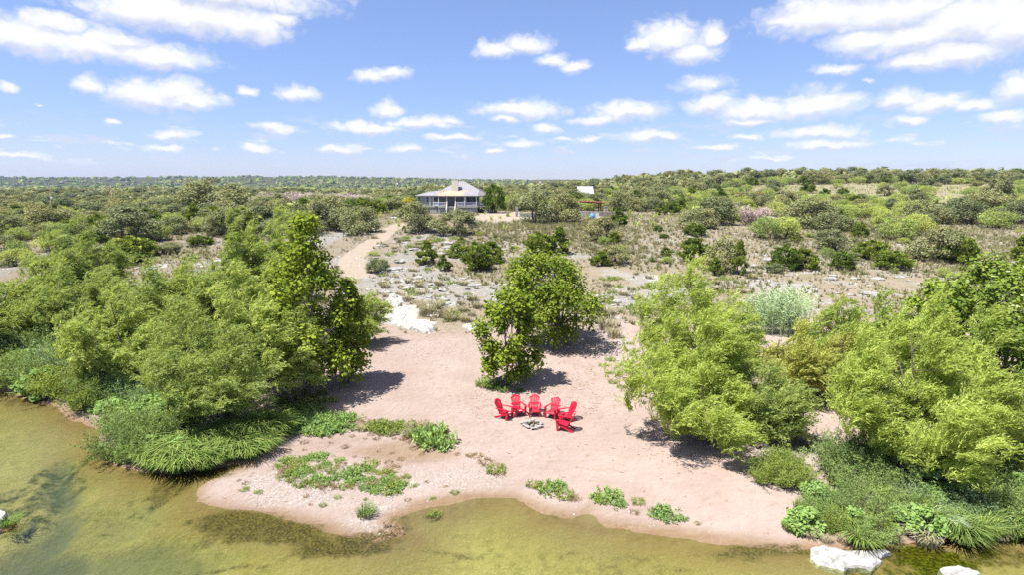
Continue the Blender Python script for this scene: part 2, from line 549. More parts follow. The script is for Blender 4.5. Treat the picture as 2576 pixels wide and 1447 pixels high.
wet_m = np.maximum.reduce([smooth(.85, .05, SD), blob(1010, 1140, 140, 26, .75, .4), blob(1478, 1304, 50, 20, .7), blob(860, 1110, 90, 14, .3)])
pasture_m = smooth(150, 220, GY) * smooth(20, 120, GX) * smooth(.36, .56, fbm(GX / 30, GY / 40, 77, 3)) + smooth(.48, .6, fbm(GX / 40, GY / 40, 78, 3)) * smooth(120, 200, GY) * .4
GZ = GZ - deep_m * .5 * (SD < 0) + road_m * .03

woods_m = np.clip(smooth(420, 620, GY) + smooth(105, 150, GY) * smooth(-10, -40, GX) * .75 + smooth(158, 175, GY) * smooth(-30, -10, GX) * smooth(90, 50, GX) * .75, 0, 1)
nx, ny = len(gx), len(gy)
me = bpy.data.meshes.new('ground')
me.vertices.add(nx * ny)
me.vertices.foreach_set('co', np.stack([GX, GY, GZ], -1).ravel())
idx = np.arange(nx * ny).reshape(ny, nx)
q = np.stack([idx[:-1, :-1], idx[:-1, 1:], idx[1:, 1:], idx[1:, :-1]], -1).reshape(-1, 4)
me.loops.add(q.size)
me.loops.foreach_set('vertex_index', q.ravel())
me.polygons.add(len(q))
me.polygons.foreach_set('loop_start', np.arange(len(q)) * 4)
me.polygons.foreach_set('use_smooth', np.ones(len(q), bool))
for nm_, chans in (('ma', (rock_m, grass_m, road_m, gravel_m)), ('mb', (brown_m, green_m, wet_m, deep_m)), ('mc', (white_m, pasture_m, woods_m, rock_m))):
    a = me.attributes.new(nm_, 'FLOAT_COLOR', 'POINT')
    a.data.foreach_set('color', np.clip(np.stack(chans, -1), 0, 1).ravel())
me.update(calc_edges=True)


def new_mat(name):
    m = bpy.data.materials.new(name)
    m.use_nodes = True
    m.node_tree.nodes.clear()
    return m, m.node_tree


def finish(nt, surf):
    node(nt, 'ShaderNodeOutputMaterial', {0: surf})


def noise(nt, vec, scale, detail=4, rough=.55):
    return node(nt, 'ShaderNodeTexNoise', {'Vector': vec, 'Scale': scale, 'Detail': float(detail), 'Roughness': rough}).outputs[0]


def ground_material():
    m, nt = new_mat('ground')
    P = node(nt, 'ShaderNodeNewGeometry').outputs['Position']
    A = node(nt, 'ShaderNodeAttribute', attribute_name='ma')
    B = node(nt, 'ShaderNodeAttribute', attribute_name='mb')
    C = node(nt, 'ShaderNodeAttribute', attribute_name='mc')
    a = node(nt, 'ShaderNodeSeparateColor', {0: A.outputs['Color']})
    b = node(nt, 'ShaderNodeSeparateColor', {0: B.outputs['Color']})
    c = node(nt, 'ShaderNodeSeparateColor', {0: C.outputs['Color']})
    gravel, deep = A.outputs['Alpha'], B.outputs['Alpha']
    rock, grass, road = a.outputs
    brown, green, wet = b.outputs
    white, pasture, woods = c.outputs
    nb = noise(nt, P, .35, 5)
    nmid = noise(nt, P, 2.2, 5, .6)
    nf = noise(nt, P, 11, 4, .65)
    nff = noise(nt, P, 38, 3, .7)
    # pinkish river sand with coarse grains
    sand = mixc(nt, step(nt, nb, .3, .7), (0.268, 0.205, 0.192), (0.299, 0.241, 0.228))
    sand = mixc(nt, mth(nt, 'MULTIPLY', step(nt, nmid, .5, .75), .5), sand, (0.257, 0.191, 0.166))
    sand = mixc(nt, mth(nt, 'MULTIPLY', step(nt, nff, .62, .75), .45), sand, (0.364, 0.320, 0.321))
    sand = mixc(nt, mth(nt, 'MULTIPLY', step(nt, nff, .40, .30), .40), sand, (0.192, 0.145, 0.131))
    foot = noise(nt, P, 3.4, 3, .5)
    sand = mixc(nt, mth(nt, 'MULTIPLY', step(nt, noise(nt, P, .9, 6, .7), .50, .72), .45), sand, (0.228, 0.160, 0.128))
    vor = node(nt, 'ShaderNodeTexVoronoi', {'Vector': P, 'Scale': 9.0})
    peb = mixc(nt, .55, (0.299, 0.262, 0.256), mixc(nt, .35, (0.333, 0.298, 0.297), node(nt, 'ShaderNodeRGBToBW', {0: vor.outputs['Color']}).outputs[0]))
    peb = mixc(nt, mth(nt, 'MULTIPLY', step(nt, vor.outputs['Distance'], .3, .62), .6), peb, (0.214, 0.164, 0.149))
    col = mixc(nt, mth(nt, 'MULTIPLY', gravel, step(nt, nf, .35, .6)), sand, peb)
    # dry grass soil
    soil = mixc(nt, step(nt, nmid, .35, .65), (0.229, 0.191, 0.162), (0.185, 0.159, 0.119))
    soil = mixc(nt, mth(nt, 'MULTIPLY', step(nt, nb, .5, .68), .75), soil, (0.128, 0.127, 0.074))
    soil = mixc(nt, mth(nt, 'MULTIPLY', step(nt, nf, .56, .7), .55), soil, (0.320, 0.267, 0.251))
    soil = mixc(nt, mth(nt, 'MULTIPLY', step(nt, nff, .46, .36), .4), soil, (0.089, 0.083, 0.059))
    col = mixc(nt, mth(nt, 'MULTIPLY', grass, step(nt, mth(nt, 'ADD', nmid, mth(nt, 'MULTIPLY', grass, .4)), .55, .8)), col, soil)
    col = mixc(nt, pasture, col, mixc(nt, step(nt, nmid, .4, .7), (0.210, 0.200, 0.125), (0.140, 0.150, 0.070)))
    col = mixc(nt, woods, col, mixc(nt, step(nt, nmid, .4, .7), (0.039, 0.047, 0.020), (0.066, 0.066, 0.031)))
    # weathered limestone
    lime = mixc(nt, step(nt, nmid, .36, .62), (0.165, 0.165, 0.177), (0.268, 0.262, 0.256))
    lime = mixc(nt, mth(nt, 'MULTIPLY', step(nt, nf, .52, .68), .8), lime, (0.378, 0.348, 0.310))
    lime = mixc(nt, mth(nt, 'MULTIPLY', step(nt, nff, .46, .36), .5), lime, (0.098, 0.091, 0.091))
    col = mixc(nt, mth(nt, 'MULTIPLY', rock, step(nt, mth(nt, 'ADD', nf, mth(nt, 'MULTIPLY', rock, .35)), .52, .70)), col, lime)
    col = mixc(nt, step(nt, mth(nt, 'ADD', white, mth(nt, 'MULTIPLY', nf, .5)), .6, .9), col, mixc(nt, step(nt, nf, .4, .62), (0.317, 0.310, 0.305), (0.414, 0.401, 0.378)))
    # dirt road
    rd = mixc(nt, step(nt, nmid, .35, .7), (.275, .225, .185), (.330, .285, .245))
    col = mixc(nt, step(nt, mth(nt, 'ADD', road, mth(nt, 'MULTIPLY', nf, .3)), .45, .75), col, rd)
    # wet margin, river bed silt, algae
    col = mixc(nt, mth(nt, 'MULTIPLY', wet, .85), col, mixc(nt, step(nt, nmid, .4, .7), (.155, .090, .050), (.205, .140, .090)))
    zz = node(nt, 'ShaderNodeSeparateXYZ', {0: P}).outputs[2]
    bedm = node(nt, 'ShaderNodeMapRange', {0: zz, 1: -0.05, 2: -0.36, 3: 0.15, 4: 1.0}).outputs[0]
    bed = mixc(nt, step(nt, nb, .35, .65), (.25, .215, .10), (.315, .27, .14))
    bed = mixc(nt, mth(nt, 'MULTIPLY', step(nt, nmid, .42, .66), .6), bed, (.18, .165, .06))
    bed = mixc(nt, mth(nt, 'MULTIPLY', step(nt, nf, .50, .66), .6), bed, (.38, .345, .21))
    bed = mixc(nt, mth(nt, 'MULTIPLY', step(nt, nff, .50, .40), .6), bed, (.12, .105, .04))
    col = mixc(nt, bedm, col, bed)
    algae = mixc(nt, step(nt, nf, .40, .66), (0.055, 0.042, 0.022), (0.150, 0.118, 0.050))
    col = mixc(nt, step(nt, mth(nt, 'ADD', brown, mth(nt, 'MULTIPLY', mth(nt, 'SUBTRACT', nmid, .5), 1.9)), .22, 1.05), col, algae)
    gr = mixc(nt, step(nt, nf, .42, .66), (0.025, 0.027, 0.002), (0.100, 0.100, 0.010))
    col = mixc(nt, step(nt, mth(nt, 'ADD', green, mth(nt, 'MULTIPLY', mth(nt, 'SUBTRACT', nmid, .5), 1.5)), .35, .9), col, gr)
    col = mixc(nt, mth(nt, 'MULTIPLY', deep, .92), col, (0.065, 0.080, 0.065))
    h = mth(nt, 'ADD', mth(nt, 'MULTIPLY', nf, .05), mth(nt, 'MULTIPLY', nff, .018))
    h = mth(nt, 'ADD', h, mth(nt, 'MULTIPLY', foot, .13))
    h = mth(nt, 'ADD', h, mth(nt, 'MULTIPLY', mth(nt, 'MULTIPLY', nmid, grass), .14))
    h = mth(nt, 'SUBTRACT', h, mth(nt, 'MULTIPLY', mth(nt, 'MULTIPLY', vor.outputs['Distance'], gravel), .05))
    bump = node(nt, 'ShaderNodeBump', {'Height': h, 'Strength': 0.8, 'Distance': 1.0})
    bs = node(nt, 'ShaderNodeBsdfDiffuse', {'Color': col, 'Roughness': 0.6, 'Normal': bump.outputs[0]})
    finish(nt, bs.outputs[0])
    return m


me.materials.append(ground_material())
ground_o = tag(obj('ground', me), 'pinkish sand bank rising to a rocky scrub slope', 'ground', kind='structure')


# ------------------------------------------------------------------ water
def water_material():
    m, nt = new_mat('river water')
    P = node(nt, 'ShaderNodeNewGeometry').outputs['Position']
    rot = node(nt, 'ShaderNodeMapping', {0: P, 2: (0, 0, R(-14)), 3: (1.0, 2.6, 1)}).outputs[0]
    w1 = noise(nt, rot, 2.6, 3, .6)
    w2 = noise(nt, rot, 7.0, 2, .6)
    bump = node(nt, 'ShaderNodeBump', {'Height': mth(nt, 'ADD', mth(nt, 'MULTIPLY', w1, .030), mth(nt, 'MULTIPLY', w2, .011)), 'Strength': 1.0, 'Distance': 1.0})
    tr = node(nt, 'ShaderNodeBsdfTransparent', {'Color': (.84, .89, .67, 1)})
    gl = node(nt, 'ShaderNodeBsdfGlossy', {'Color': (1, 1, 1, 1), 'Roughness': 0.10, 'Normal': bump.outputs[0]})
    fr = node(nt, 'ShaderNodeFresnel', {'IOR': 1.33, 'Normal': bump.outputs[0]})
    mx = node(nt, 'ShaderNodeMixShader', {0: fr.outputs[0], 1: tr.outputs[0], 2: gl.outputs[0]})
    finish(nt, mx.outputs[0])
    return m


mb = MB()
wx = np.linspace(-110, 110, 3)
mb.add([(-110, -13.5, 0), (110, -13.5, 0), (110, 46, 0), (-110, 46, 0)], [(0, 1, 2, 3)])
tag(obj('river_water', mb.mesh('river_water', water_material())), 'shallow clear olive river water over silt and algae', 'water', kind='structure')


# ------------------------------------------------------------------ plain materials
def leaf_mat(name, c1, c2, trans=.35, c3=None, gloss=0.0, vary=((.84, .88, .90), (1.13, 1.12, 1.08))):
    m, nt = new_mat(name)
    at = node(nt, 'ShaderNodeAttribute', attribute_name='rnd').outputs['Fac']
    oi = node(nt, 'ShaderNodeObjectInfo').outputs['Random']
    col = mixc(nt, at, c1, c2)
    if c3:
        col = mixc(nt, step(nt, at, .86, .97), col, c3)
    col = mixc(nt, 1.0, col, mixc(nt, oi, *vary), 'MULTIPLY')
    df = node(nt, 'ShaderNodeBsdfDiffuse', {'Color': col})
    tl = node(nt, 'ShaderNodeBsdfTranslucent', {'Color': mixc(nt, 1.0, col, (1.25, 1.15, .55), 'MULTIPLY')})
    mx = node(nt, 'ShaderNodeMixShader', {0: trans, 1: df.outputs[0], 2: tl.outputs[0]}).outputs[0]
    if gloss:
        gl = node(nt, 'ShaderNodeBsdfGlossy', {'Color': (1, 1, 1, 1), 'Roughness': .38})
        mx = node(nt, 'ShaderNodeMixShader', {0: gloss, 1: mx, 2: gl.outputs[0]}).outputs[0]
    finish(nt, mx)
    return m


def plain_mat(name, c1, c2=None, scale=6, rough=.7, spec=.3, bump=0.0, mot=.5):
    m, nt = new_mat(name)
    tcn = node(nt, 'ShaderNodeTexCoord').outputs['Object']
    nz = noise(nt, tcn, scale, 4, .6)
    col = mixc(nt, step(nt, nz, .5 - mot / 2, .5 + mot / 2), c1, c2 or c1)
    ins = {'Base Color': col, 'Roughness': rough, 'Specular IOR Level': spec}
    if bump:
        ins['Normal'] = node(nt, 'ShaderNodeBump', {'Height': nz, 'Strength': bump, 'Distance': .1}).outputs[0]
    finish(nt, node(nt, 'ShaderNodeBsdfPrincipled', ins).outputs[0])
    return m


M = {}
M['willow'] = leaf_mat('willow leaf', (.14, .205, .052), (.51, .59, .21), .5)
M['willow2'] = leaf_mat('yellow willow leaf', (.155, .225, .046), (.51, .595, .170), .48)
M['tamarisk'] = leaf_mat('feathery leaf', (0.221, 0.264, 0.060), (0.459, 0.459, 0.128), .38)
M['syc'] = leaf_mat('sycamore leaf', (.080, .138, .020), (.30, .36, .050), .36, (.45, .48, .10))
M['sycw'] = leaf_mat('pale backed leaf', (0.084, 0.147, 0.025), (0.266, 0.336, 0.063), .32, (0.504, 0.560, 0.280))
M['oak'] = leaf_mat('live oak leaf', (0.118, 0.138, 0.066), (0.259, 0.274, 0.141), .22, vary=((.78, .86, .90), (1.34, 1.24, 1.14)))
M['jun'] = leaf_mat('juniper leaf', (0.071, 0.118, 0.025), (0.227, 0.282, 0.056), .2, vary=((.78, .86, .90), (1.34, 1.24, 1.14)))
M['mesq'] = leaf_mat('mesquite leaf', (0.185, 0.243, 0.076), (0.370, 0.437, 0.143), .35, vary=((.78, .86, .90), (1.34, 1.24, 1.14)))
M['yellow'] = leaf_mat('yellow leaf', (.28, .26, .015), (.42, .38, .03), .35)
M['limebush'] = leaf_mat('lime shrub leaf', (.15, .205, .045), (.33, .40, .11), .4)
M['bank'] = leaf_mat('bank shrub leaf', (0.128, 0.200, 0.064), (0.280, 0.360, 0.128), .32)
M['teal'] = leaf_mat('blue green leaf', (0.135, 0.203, 0.098), (0.285, 0.375, 0.180), .3)
M['vine'] = leaf_mat('vine leaf', (0.128, 0.225, 0.060), (0.315, 0.435, 0.150), .34)
M['sedge'] = leaf_mat('sedge blade', (0.058, 0.123, 0.019), (0.281, 0.351, 0.105), .3)
M['forb'] = leaf_mat('forb leaf', (0.135, 0.210, 0.045), (0.300, 0.360, 0.090), .35)
M['brown'] = leaf_mat('dry weed', (.22, .14, .08), (.34, .25, .15), .25)
M['straw'] = leaf_mat('straw', (.245, .215, .140), (.44, .40, .29), .25, (.20, .22, .11))
M['reed'] = leaf_mat('reed leaf', (0.221, 0.312, 0.156), (0.429, 0.533, 0.338), .3)
M['bark'] = plain_mat('bark', (0.091, 0.070, 0.056), (0.175, 0.147, 0.119), 5, .9, .1, .5)
M['sybark'] = plain_mat('pale bark', (0.100, 0.085, 0.065), (0.210, 0.190, 0.160), 4, .85, .1, .3)
M['deadwood'] = plain_mat('dead wood', (.34, .26, .24), (.50, .41, .38), 3, .9, .1)
M['stone'] = plain_mat('limestone', (0.169, 0.169, 0.175), (0.325, 0.309, 0.285), 2.3, .9, .2, .8, .4)
M['whitestone'] = plain_mat('white limestone', (.20, .195, .185), (.405, .396, .378), 3.5, .9, .15, 1.0, .34)
M['red'] = plain_mat('red moulded plastic', (.44, .004, .028), (.50, .016, .044), 7, .42, .45)
M['sticker'] = plain_mat('white paper', (0.576, 0.576, 0.576), None, 3, .6)
M['char'] = plain_mat('charred wood', (.03, .027, .025), (.14, .11, .08), 8, .9, .1, .5)
M['ash'] = plain_mat('ash', (.10, .09, .085), (.30, .26, .23), 8, .95, .1, .4)
M['metal'] = plain_mat('galvanised roof', (0.187, 0.184, 0.197), (0.226, 0.221, 0.235), .8, .6, .25)
M['metalw'] = plain_mat('white metal roof', (0.315, 0.320, 0.335), (0.354, 0.359, 0.368), .5, .5, .4)
M['copper'] = plain_mat('bare roof decking', (.33, .215, .145), (.40, .29, .21), 1.2, .8, .2)
M['felt'] = plain_mat('torn roofing felt', (.07, .06, .06), (.22, .17, .15), 2, .9, .1)
M['paint'] = plain_mat('white paint', (0.530, 0.530, 0.538), (0.573, 0.573, 0.573), 2, .55, .3)
M['siding'] = plain_mat('grey green siding', (0.264, 0.278, 0.264), (0.307, 0.317, 0.299), 1.5, .8, .2)
M['stucco'] = plain_mat('beige stucco', (.50, .49, .42), (.56, .55, .48), 3, .9, .2, .2)
M['skirt'] = plain_mat('pale block skirt', (0.280, 0.286, 0.292), (0.324, 0.324, 0.324), 2, .9, .2)
M['darkglass'] = plain_mat('window glass', (.03, .035, .045), (.06, .065, .08), 2, .08, .6)
M['blue'] = plain_mat('blue paint', (.10, .26, .58), (.14, .32, .62), 3, .5, .3)
M['pink'] = plain_mat('faded red paint', (.60, .25, .24), (.66, .34, .32), 3, .6, .3)
M['pole'] = plain_mat('grey pole wood', (.15, .12, .10), (.26, .22, .19), 3, .9, .1)
M['pergola'] = plain_mat('red brown timber', (.17, .065, .035), (.25, .10, .06), 2, .8, .2)
M['deck'] = plain_mat('porch floor', (.22, .20, .18), (.28, .26, .24), 2, .8, .2)
M['tyre'] = plain_mat('rubber', (.02, .02, .02), (.03, .03, .03), 5, .8)
M['carblue'] = plain_mat('navy car paint', (.02, .03, .08), (.025, .04, .10), 2, .25, .6)
M['cowred'] = plain_mat('red brown hide', (.26, .095, .04), (.33, .13, .06), 3, .8, .2)
M['cowblack'] = plain_mat('black hide', (.02, .018, .016), (.035, .03, .028), 3, .7, .3)
M['steel'] = plain_mat('grey steel', (0.280, 0.288, 0.304), (0.360, 0.368, 0.384), 3, .5, .5)
M['scrub'] = leaf_mat('thorn scrub', (0.130, 0.137, 0.058), (0.325, 0.305, 0.169), .3)
M['litter'] = leaf_mat('leaf litter', (.16, .095, .055), (.32, .21, .13), .1)


# ------------------------------------------------------------------ plant builders
def branch(mb, p0, p1, r0, r1, rg, mat=0, sides=5, n=5, sag=.12):
    p0, p1 = np.asarray(p0, float), np.asarray(p1, float)
    t = np.linspace(0, 1, n)[:, None]
    L = np.linalg.norm(p1 - p0)
    off = rg.normal(size=3) * L * sag
    pts = p0 + (p1 - p0) * t + off * (t * (1 - t) * 2) + np.array([0, 0, L * .12]) * (t * (1 - t))
    mb.tube(pts, r0 + (r1 - r0) * t[:, 0], sides, mat)
    return pts


def make_lobes(rg, n, Ht, z0, Rc, prof, lean, lsize=(.26, .42), flat=.8):
    t = rg.random(n) ** .85
    z = z0 + (Ht - z0) * t
    pr = np.array([prof(v) for v in t])
    ang = np.arange(n) * 2.399 + rg.random(n) * .9
    r = Rc * pr * np.sqrt(rg.random(n) * .85 + .15) * .82
    lx = lean[0] * (z / Ht) ** 1.15
    ly = lean[1] * (z / Ht) ** 1.15
    c = np.stack([np.cos(ang) * r + lx, np.sin(ang) * r + ly, z], 1)
    lr = Rc * rg.uniform(lsize[0], lsize[1], n) * (.55 + .45 * pr)
    c[:, 2] = np.minimum(c[:, 2], Ht - lr * .5)
    return c, lr


def wood(rg, Ht, z0, lean, lobes, lr, r0, stems=1, spread=.3, mat=0, every=1):
    mb = MB()
    every = max(every, len(lobes) // 45)
    tops = []
    for s in range(stems):
        a = rg.random() * 6.28
        o = np.array([math.cos(a), math.sin(a), 0]) * (spread * (0.4 + .6 * rg.random()) if stems > 1 else 0)
        n = 9
        t = np.linspace(0, 1, n)
        hh = Ht * rg.uniform(.78, .92)
        wig = np.cumsum(rg.normal(size=(n, 2)) * .018 * Ht, 0)
        fan = o * (1 + t[:, None] * 2.2)
        pts = np.stack([lean[0] * t ** 1.15 * .92 + wig[:, 0] * t + fan[:, 0], lean[1] * t ** 1.15 * .92 + wig[:, 1] * t + fan[:, 1], hh * t - .15 * (t == 0)], 1)
        rad = r0 * (1 - t) ** 1.15 * (.8 + .2 * (s == 0)) + .012
        rad[0] *= 1.35
        mb.tube(pts, rad, 7, mat)
        tops.append((pts, rad))
    for i in range(0, len(lobes), every):
        pts, rad = tops[i % stems]
        c = lobes[i]
        zt = max(c[2] - (1.0 + .9 * rg.random()) * np.linalg.norm(c[:2] - np.array(lean) * (c[2] / Ht)), .12 * Ht)
        k_ = int(np.clip(np.searchsorted(pts[:, 2], zt), 1, len(pts) - 2))
        branch(mb, pts[k_], c, max(rad[k_] * .55, .02), .012, rg, mat, 4, 5)
    return mb


WIND = np.array([1.0, .15, 0.0])


def willow_crown(rg, c, lr, strands, steps=12, per=2, L=.21, Wd=.062, droop=.065, wind=.095, mat=0, stepl=.085):
    mb = MB()
    ax = c.mean(0)
    tot = lr.sum()
    S, D, BR = [], [], []
    for ci, r in zip(c, lr):
        n = max(6, int(strands * r / tot))
        ns = max(3, n // 7)              # strands hang together in sprays, with gaps between
        us = unit(rg, ns)
        us[:, 2] = np.abs(us[:, 2]) * .9 - .15
        k7 = rg.integers(ns, size=n)
        u = us[k7] + rg.normal(size=(n, 3)) * .16
        S.append(ci + us[k7] * r * (rg.random((ns, 1)) ** .5)[k7] * .95 + rg.normal(size=(n, 3)) * .07)
        BR.append((.4 * rg.random() + .6 * rg.random(ns))[k7])
        out = ci - ax
        out = out / (np.linalg.norm(out) + .3)
        D.append(u * .65 + out * .2 + np.array([0, 0, 1.0]) + WIND * .25)
    p, d = np.concatenate(S), np.concatenate(D)
    d /= np.linalg.norm(d, axis=1, keepdims=True)
    base = .3 * rg.random(len(p)) + .7 * np.concatenate(BR)
    g = np.array([0, 0, -1.0])
    for s in range(steps):
        d = d + WIND * wind * rg.uniform(.5, 1.4, (len(p), 1)) + g * droop * rg.uniform(.6, 1.5, (len(p), 1)) + rg.normal(size=p.shape) * .12
        d /= np.linalg.norm(d, axis=1, keepdims=True)
        p = p + d * stepl
        for k_ in range(per):
            nn = len(p)
            ld = d + rg.normal(size=p.shape) * .38 + g * .1
            cpos = p + rg.normal(size=p.shape) * .045
            leaves(mb, cpos, ld, unit(rg, nn) + np.array([0, 0, .6]), L * rg.uniform(.7, 1.25, nn), Wd * rg.uniform(.8, 1.3, nn),
                   np.clip(base * .55 + rg.random(nn) * .45, 0, 1), mat, 3)
    return mb


def broad_crown(rg, c, lr, n_leaf, L=.23, mat=0, up=.7, shape=6, shell=.55, asp=.9, flat=1.0):
    mb = MB()
    w = lr ** 2
    n = np.maximum(8, (n_leaf * w / w.sum()).astype(int))
    ci = np.repeat(np.arange(len(c)), n)
    u = unit(rg, len(ci))
    rr = shell + (1 - shell) * rg.random((len(ci), 1))
    pos = c[ci] + u * rr * lr[ci][:, None] * np.array([1, 1, flat])
    nrm = u * .6 + np.array([0, 0, up]) + rg.normal(size=u.shape) * .45
    d = np.cross(nrm, unit(rg, len(ci))) + np.array([0, 0, -.25])
    LL = L * rg.uniform(.65, 1.3, len(ci))
    lobe_r = rg.random(len(c))
    leaves(mb, pos, d, nrm, LL, LL * asp, np.clip(lobe_r[ci] * .4 + rg.random(len(ci)) * .6, 0, 1), mat, shape)
    return mb


def make_plumes(rg, Ht, z0, Rc, lean, k):
    """upright pointed plumes, each a spindle of lobes round its own limb"""
    C, L = [], []
    for i in range(k):
        if i == 0:
            off, h = np.zeros(2), Ht
        else:
            a = i * 2.399 + rg.random() * .8
            r = Rc * rg.uniform(.40, .78)
            off, h = np.array([math.cos(a), math.sin(a)]) * r, Ht * rg.uniform(.55, .93) * (1 - .12 * r / Rc)
        m = int(9 + h)
        rp_ = Rc * rg.uniform(.34, .46)
        for t in np.linspace(.04, 1, m):
            z = z0 + (h - z0) * t
            rad = rp_ * (max(0, 1 - t) ** .55 * .9 + .10) * (.75 + .25 * min(1, t * 5))
            a2 = rg.random() * 6.28
            jr = rad * rg.uniform(.1, .65)
            C.append((off[0] * (.45 + .55 * min(1, t * 1.6)) + math.cos(a2) * jr + lean[0] * (z / Ht) ** 1.15,
                      off[1] * (.45 + .55 * min(1, t * 1.6)) + math.sin(a2) * jr + lean[1] * (z / Ht) ** 1.15, z))
            L.append(max(.28, rad * rg.uniform(.6, .85)))
    return np.array(C), np.array(L)


PROF = {
    'willow': lambda t: max(.25, math.sin(math.pi * min(1, .16 + .80 * t)) ** .7),
    'cone': lambda t: max(.13, (1 - t) ** .62 * (1 if t > .12 else .8)),
    'round': lambda t: max(.2, math.sqrt(max(0, 1 - (2 * t - .9) ** 2 / 1.25))),
    'dome': lambda t: max(.2, math.sqrt(max(0, 1 - t ** 2.2))),
}


def tree(name, label, cat, v, Ht, Rc, lean=(0, 0), seed=0, kind='willow', mat='willow', group=None, dens=1.0, z0=.14, stems=1, r0=None, prof=None):
    rg = np.random.default_rng(seed)
    p = ground(*v)
    root = tag(obj(name, None, loc=p), label, cat, group)
    root.empty_display_size = .3
    prof = PROF[prof or kind]
    r0 = r0 or Ht * .017
    if kind == 'willow':
        c, lr = make_plumes(rg, Ht - .7, Ht * z0 + .1, Rc * 1.25, lean, int(4 + Rc * 1.9))
        near = v[1] > 1040
        crown = willow_crown(rg, c, lr, int((145 if near else 104) * Rc * Ht * dens), mat=0, L=.17 if near else .21, Wd=.048 if near else .062)
        tb = wood(rg, Ht, z0, lean, c, lr, r0, stems, .35)
        obj('trunk', tb.mesh('trunk', M['bark'], True), root)
    else:
        n = int(46 + 9 * Rc)
        c, lr = make_lobes(rg, n, Ht - .2, Ht * z0 + .2, Rc, prof, lean, (.18, .34))
        if prof is PROF['cone']:
            za = np.linspace(Ht * .35, Ht - .25, 14)
            ca = np.stack([lean[0] * (za / Ht) ** 1.15 + rg.normal(size=14) * .18, lean[1] * (za / Ht) ** 1.15 + rg.normal(size=14) * .18, za], 1)
            c, lr = np.concatenate([c, ca]), np.concatenate([lr, .35 + .6 * (1 - za / Ht)])
        crown = broad_crown(rg, c, lr, int(430 * Rc * Ht * dens + 2000), .165, shell=.12)
        tb = wood(rg, Ht, z0, lean, c, lr, r0, stems, .35)
        obj('trunk', tb.mesh('trunk', M['sybark'], True), root)
    obj('crown', crown.mesh('crown', M[mat]), root)
    return root


# ------------------------------------------------------------------ the willows and sycamores of the two banks
WG = 'willows of the two banks'
for a in [
    ('willow_tree', 'slender willow behind the blue-green bank shrubs', (95, 812), 5.8, 2.3, (0, 0), 101),
    ('willow_tree', 'broad double-headed willow standing apart before the bare white rock', (215, 800), 9.0, 3.7, (.3, 0), 102),
    ('willow_tree', 'tall willow touching the conical sycamore, highest top of its grove', (688, 850), 10.4, 3.3, (.8, 0), 103),
    ('willow_tree', 'tall willow with a pointed top between two tall neighbours', (590, 868), 10.0, 3.1, (.5, 0), 104),
    ('willow_tree', 'lower willow at the back of the grove near bare rock', (475, 850), 6.8, 2.9, (.3, .2), 105),
    ('willow_tree', 'willow with a bent bare trunk rising from the sedges', (569, 1080), 6.9, 3.2, (-2.3, .3), 106),
    ('willow_tree', 'willow leaning away from the conical sycamore over the bank', (736, 1014), 8.0, 2.9, (-3.0, .2), 107),
    ('willow_tree', 'wide low willow behind the pale vine-covered bank shrubs', (320, 975), 6.6, 3.3, (-.2, 0), 108),
    ('willow_tree', 'low bushy willow above the blue-green bank shrubs', (20, 890), 5.6, 2.9, (-.3, 0), 109),
    ('willow_tree', 'bushy willow filling the gap between slender and wide low willow', (170, 870), 6.4, 2.8, (0, 0), 111),
    ('willow_tree', 'willow in the middle of the grove behind the wide low one', (395, 900), 7.2, 2.9, (0, 0), 112),
    ('willow_tree', 'small pale willow half hidden by the conical sycamore', (905, 870), 4.1, 1.5, (.5, 0), 110),
]:
    tree(a[0], a[1], 'tree', a[2], a[3], a[4], a[5], a[6], group=WG)
for a in [
    ('tall yellow-green willow over the driftwood, its top highest of the clump', (1762, 1050), 8.7, 3.0, (-.9, .2), 120, 'willow2', 1.0),
    ('yellow-green willow sprawling low across the sand from fallen stems', (1780, 1118), 5.0, 2.7, (-3.3, -.2), 121, 'willow2', 1.15),
    ('low olive willow bush over the bare fallen stems', (1930, 1108), 4.1, 2.1, (-.4, 0), 122, 'willow', 1.0),
    ('windswept yellow-green willow standing over the riverside shrubs', (2280, 1190), 8.0, 3.3, (.1, 0), 123, 'willow2', 1.15),
    ('smaller yellow-green willow pressed between windswept willow and dark sycamore', (2415, 1150), 7.4, 2.6, (.2, 0), 124, 'willow2', 1.0),
    ('thin spindly willow with open pointed top beside the reeds', (2075, 960), 5.6, 1.7, (.4, 0), 125, 'willow2', .6),
    ('willow thicket backing the windswept willow', (2190, 930), 5.4, 2.2, (.2, 0), 126, 'willow2', .9),
    ('feathery orange-tinged salt cedar before the pale reeds', (1985, 1000), 4.6, 2.3, (.2, 0), 127, 'tamarisk', .62),
    ('second orange-tinged salt cedar against the willow thicket', (2095, 1020), 4.4, 2.0, (.2, 0), 128, 'tamarisk', .6),
]:
    tree('salt_cedar' if 'salt' in a[0] else 'willow_tree', a[0], 'tree', a[1], a[2], a[3], a[4], a[5], mat=a[6], group=WG, dens=a[7], z0=.06 if a[5] in (121, 122, 123) else .12)
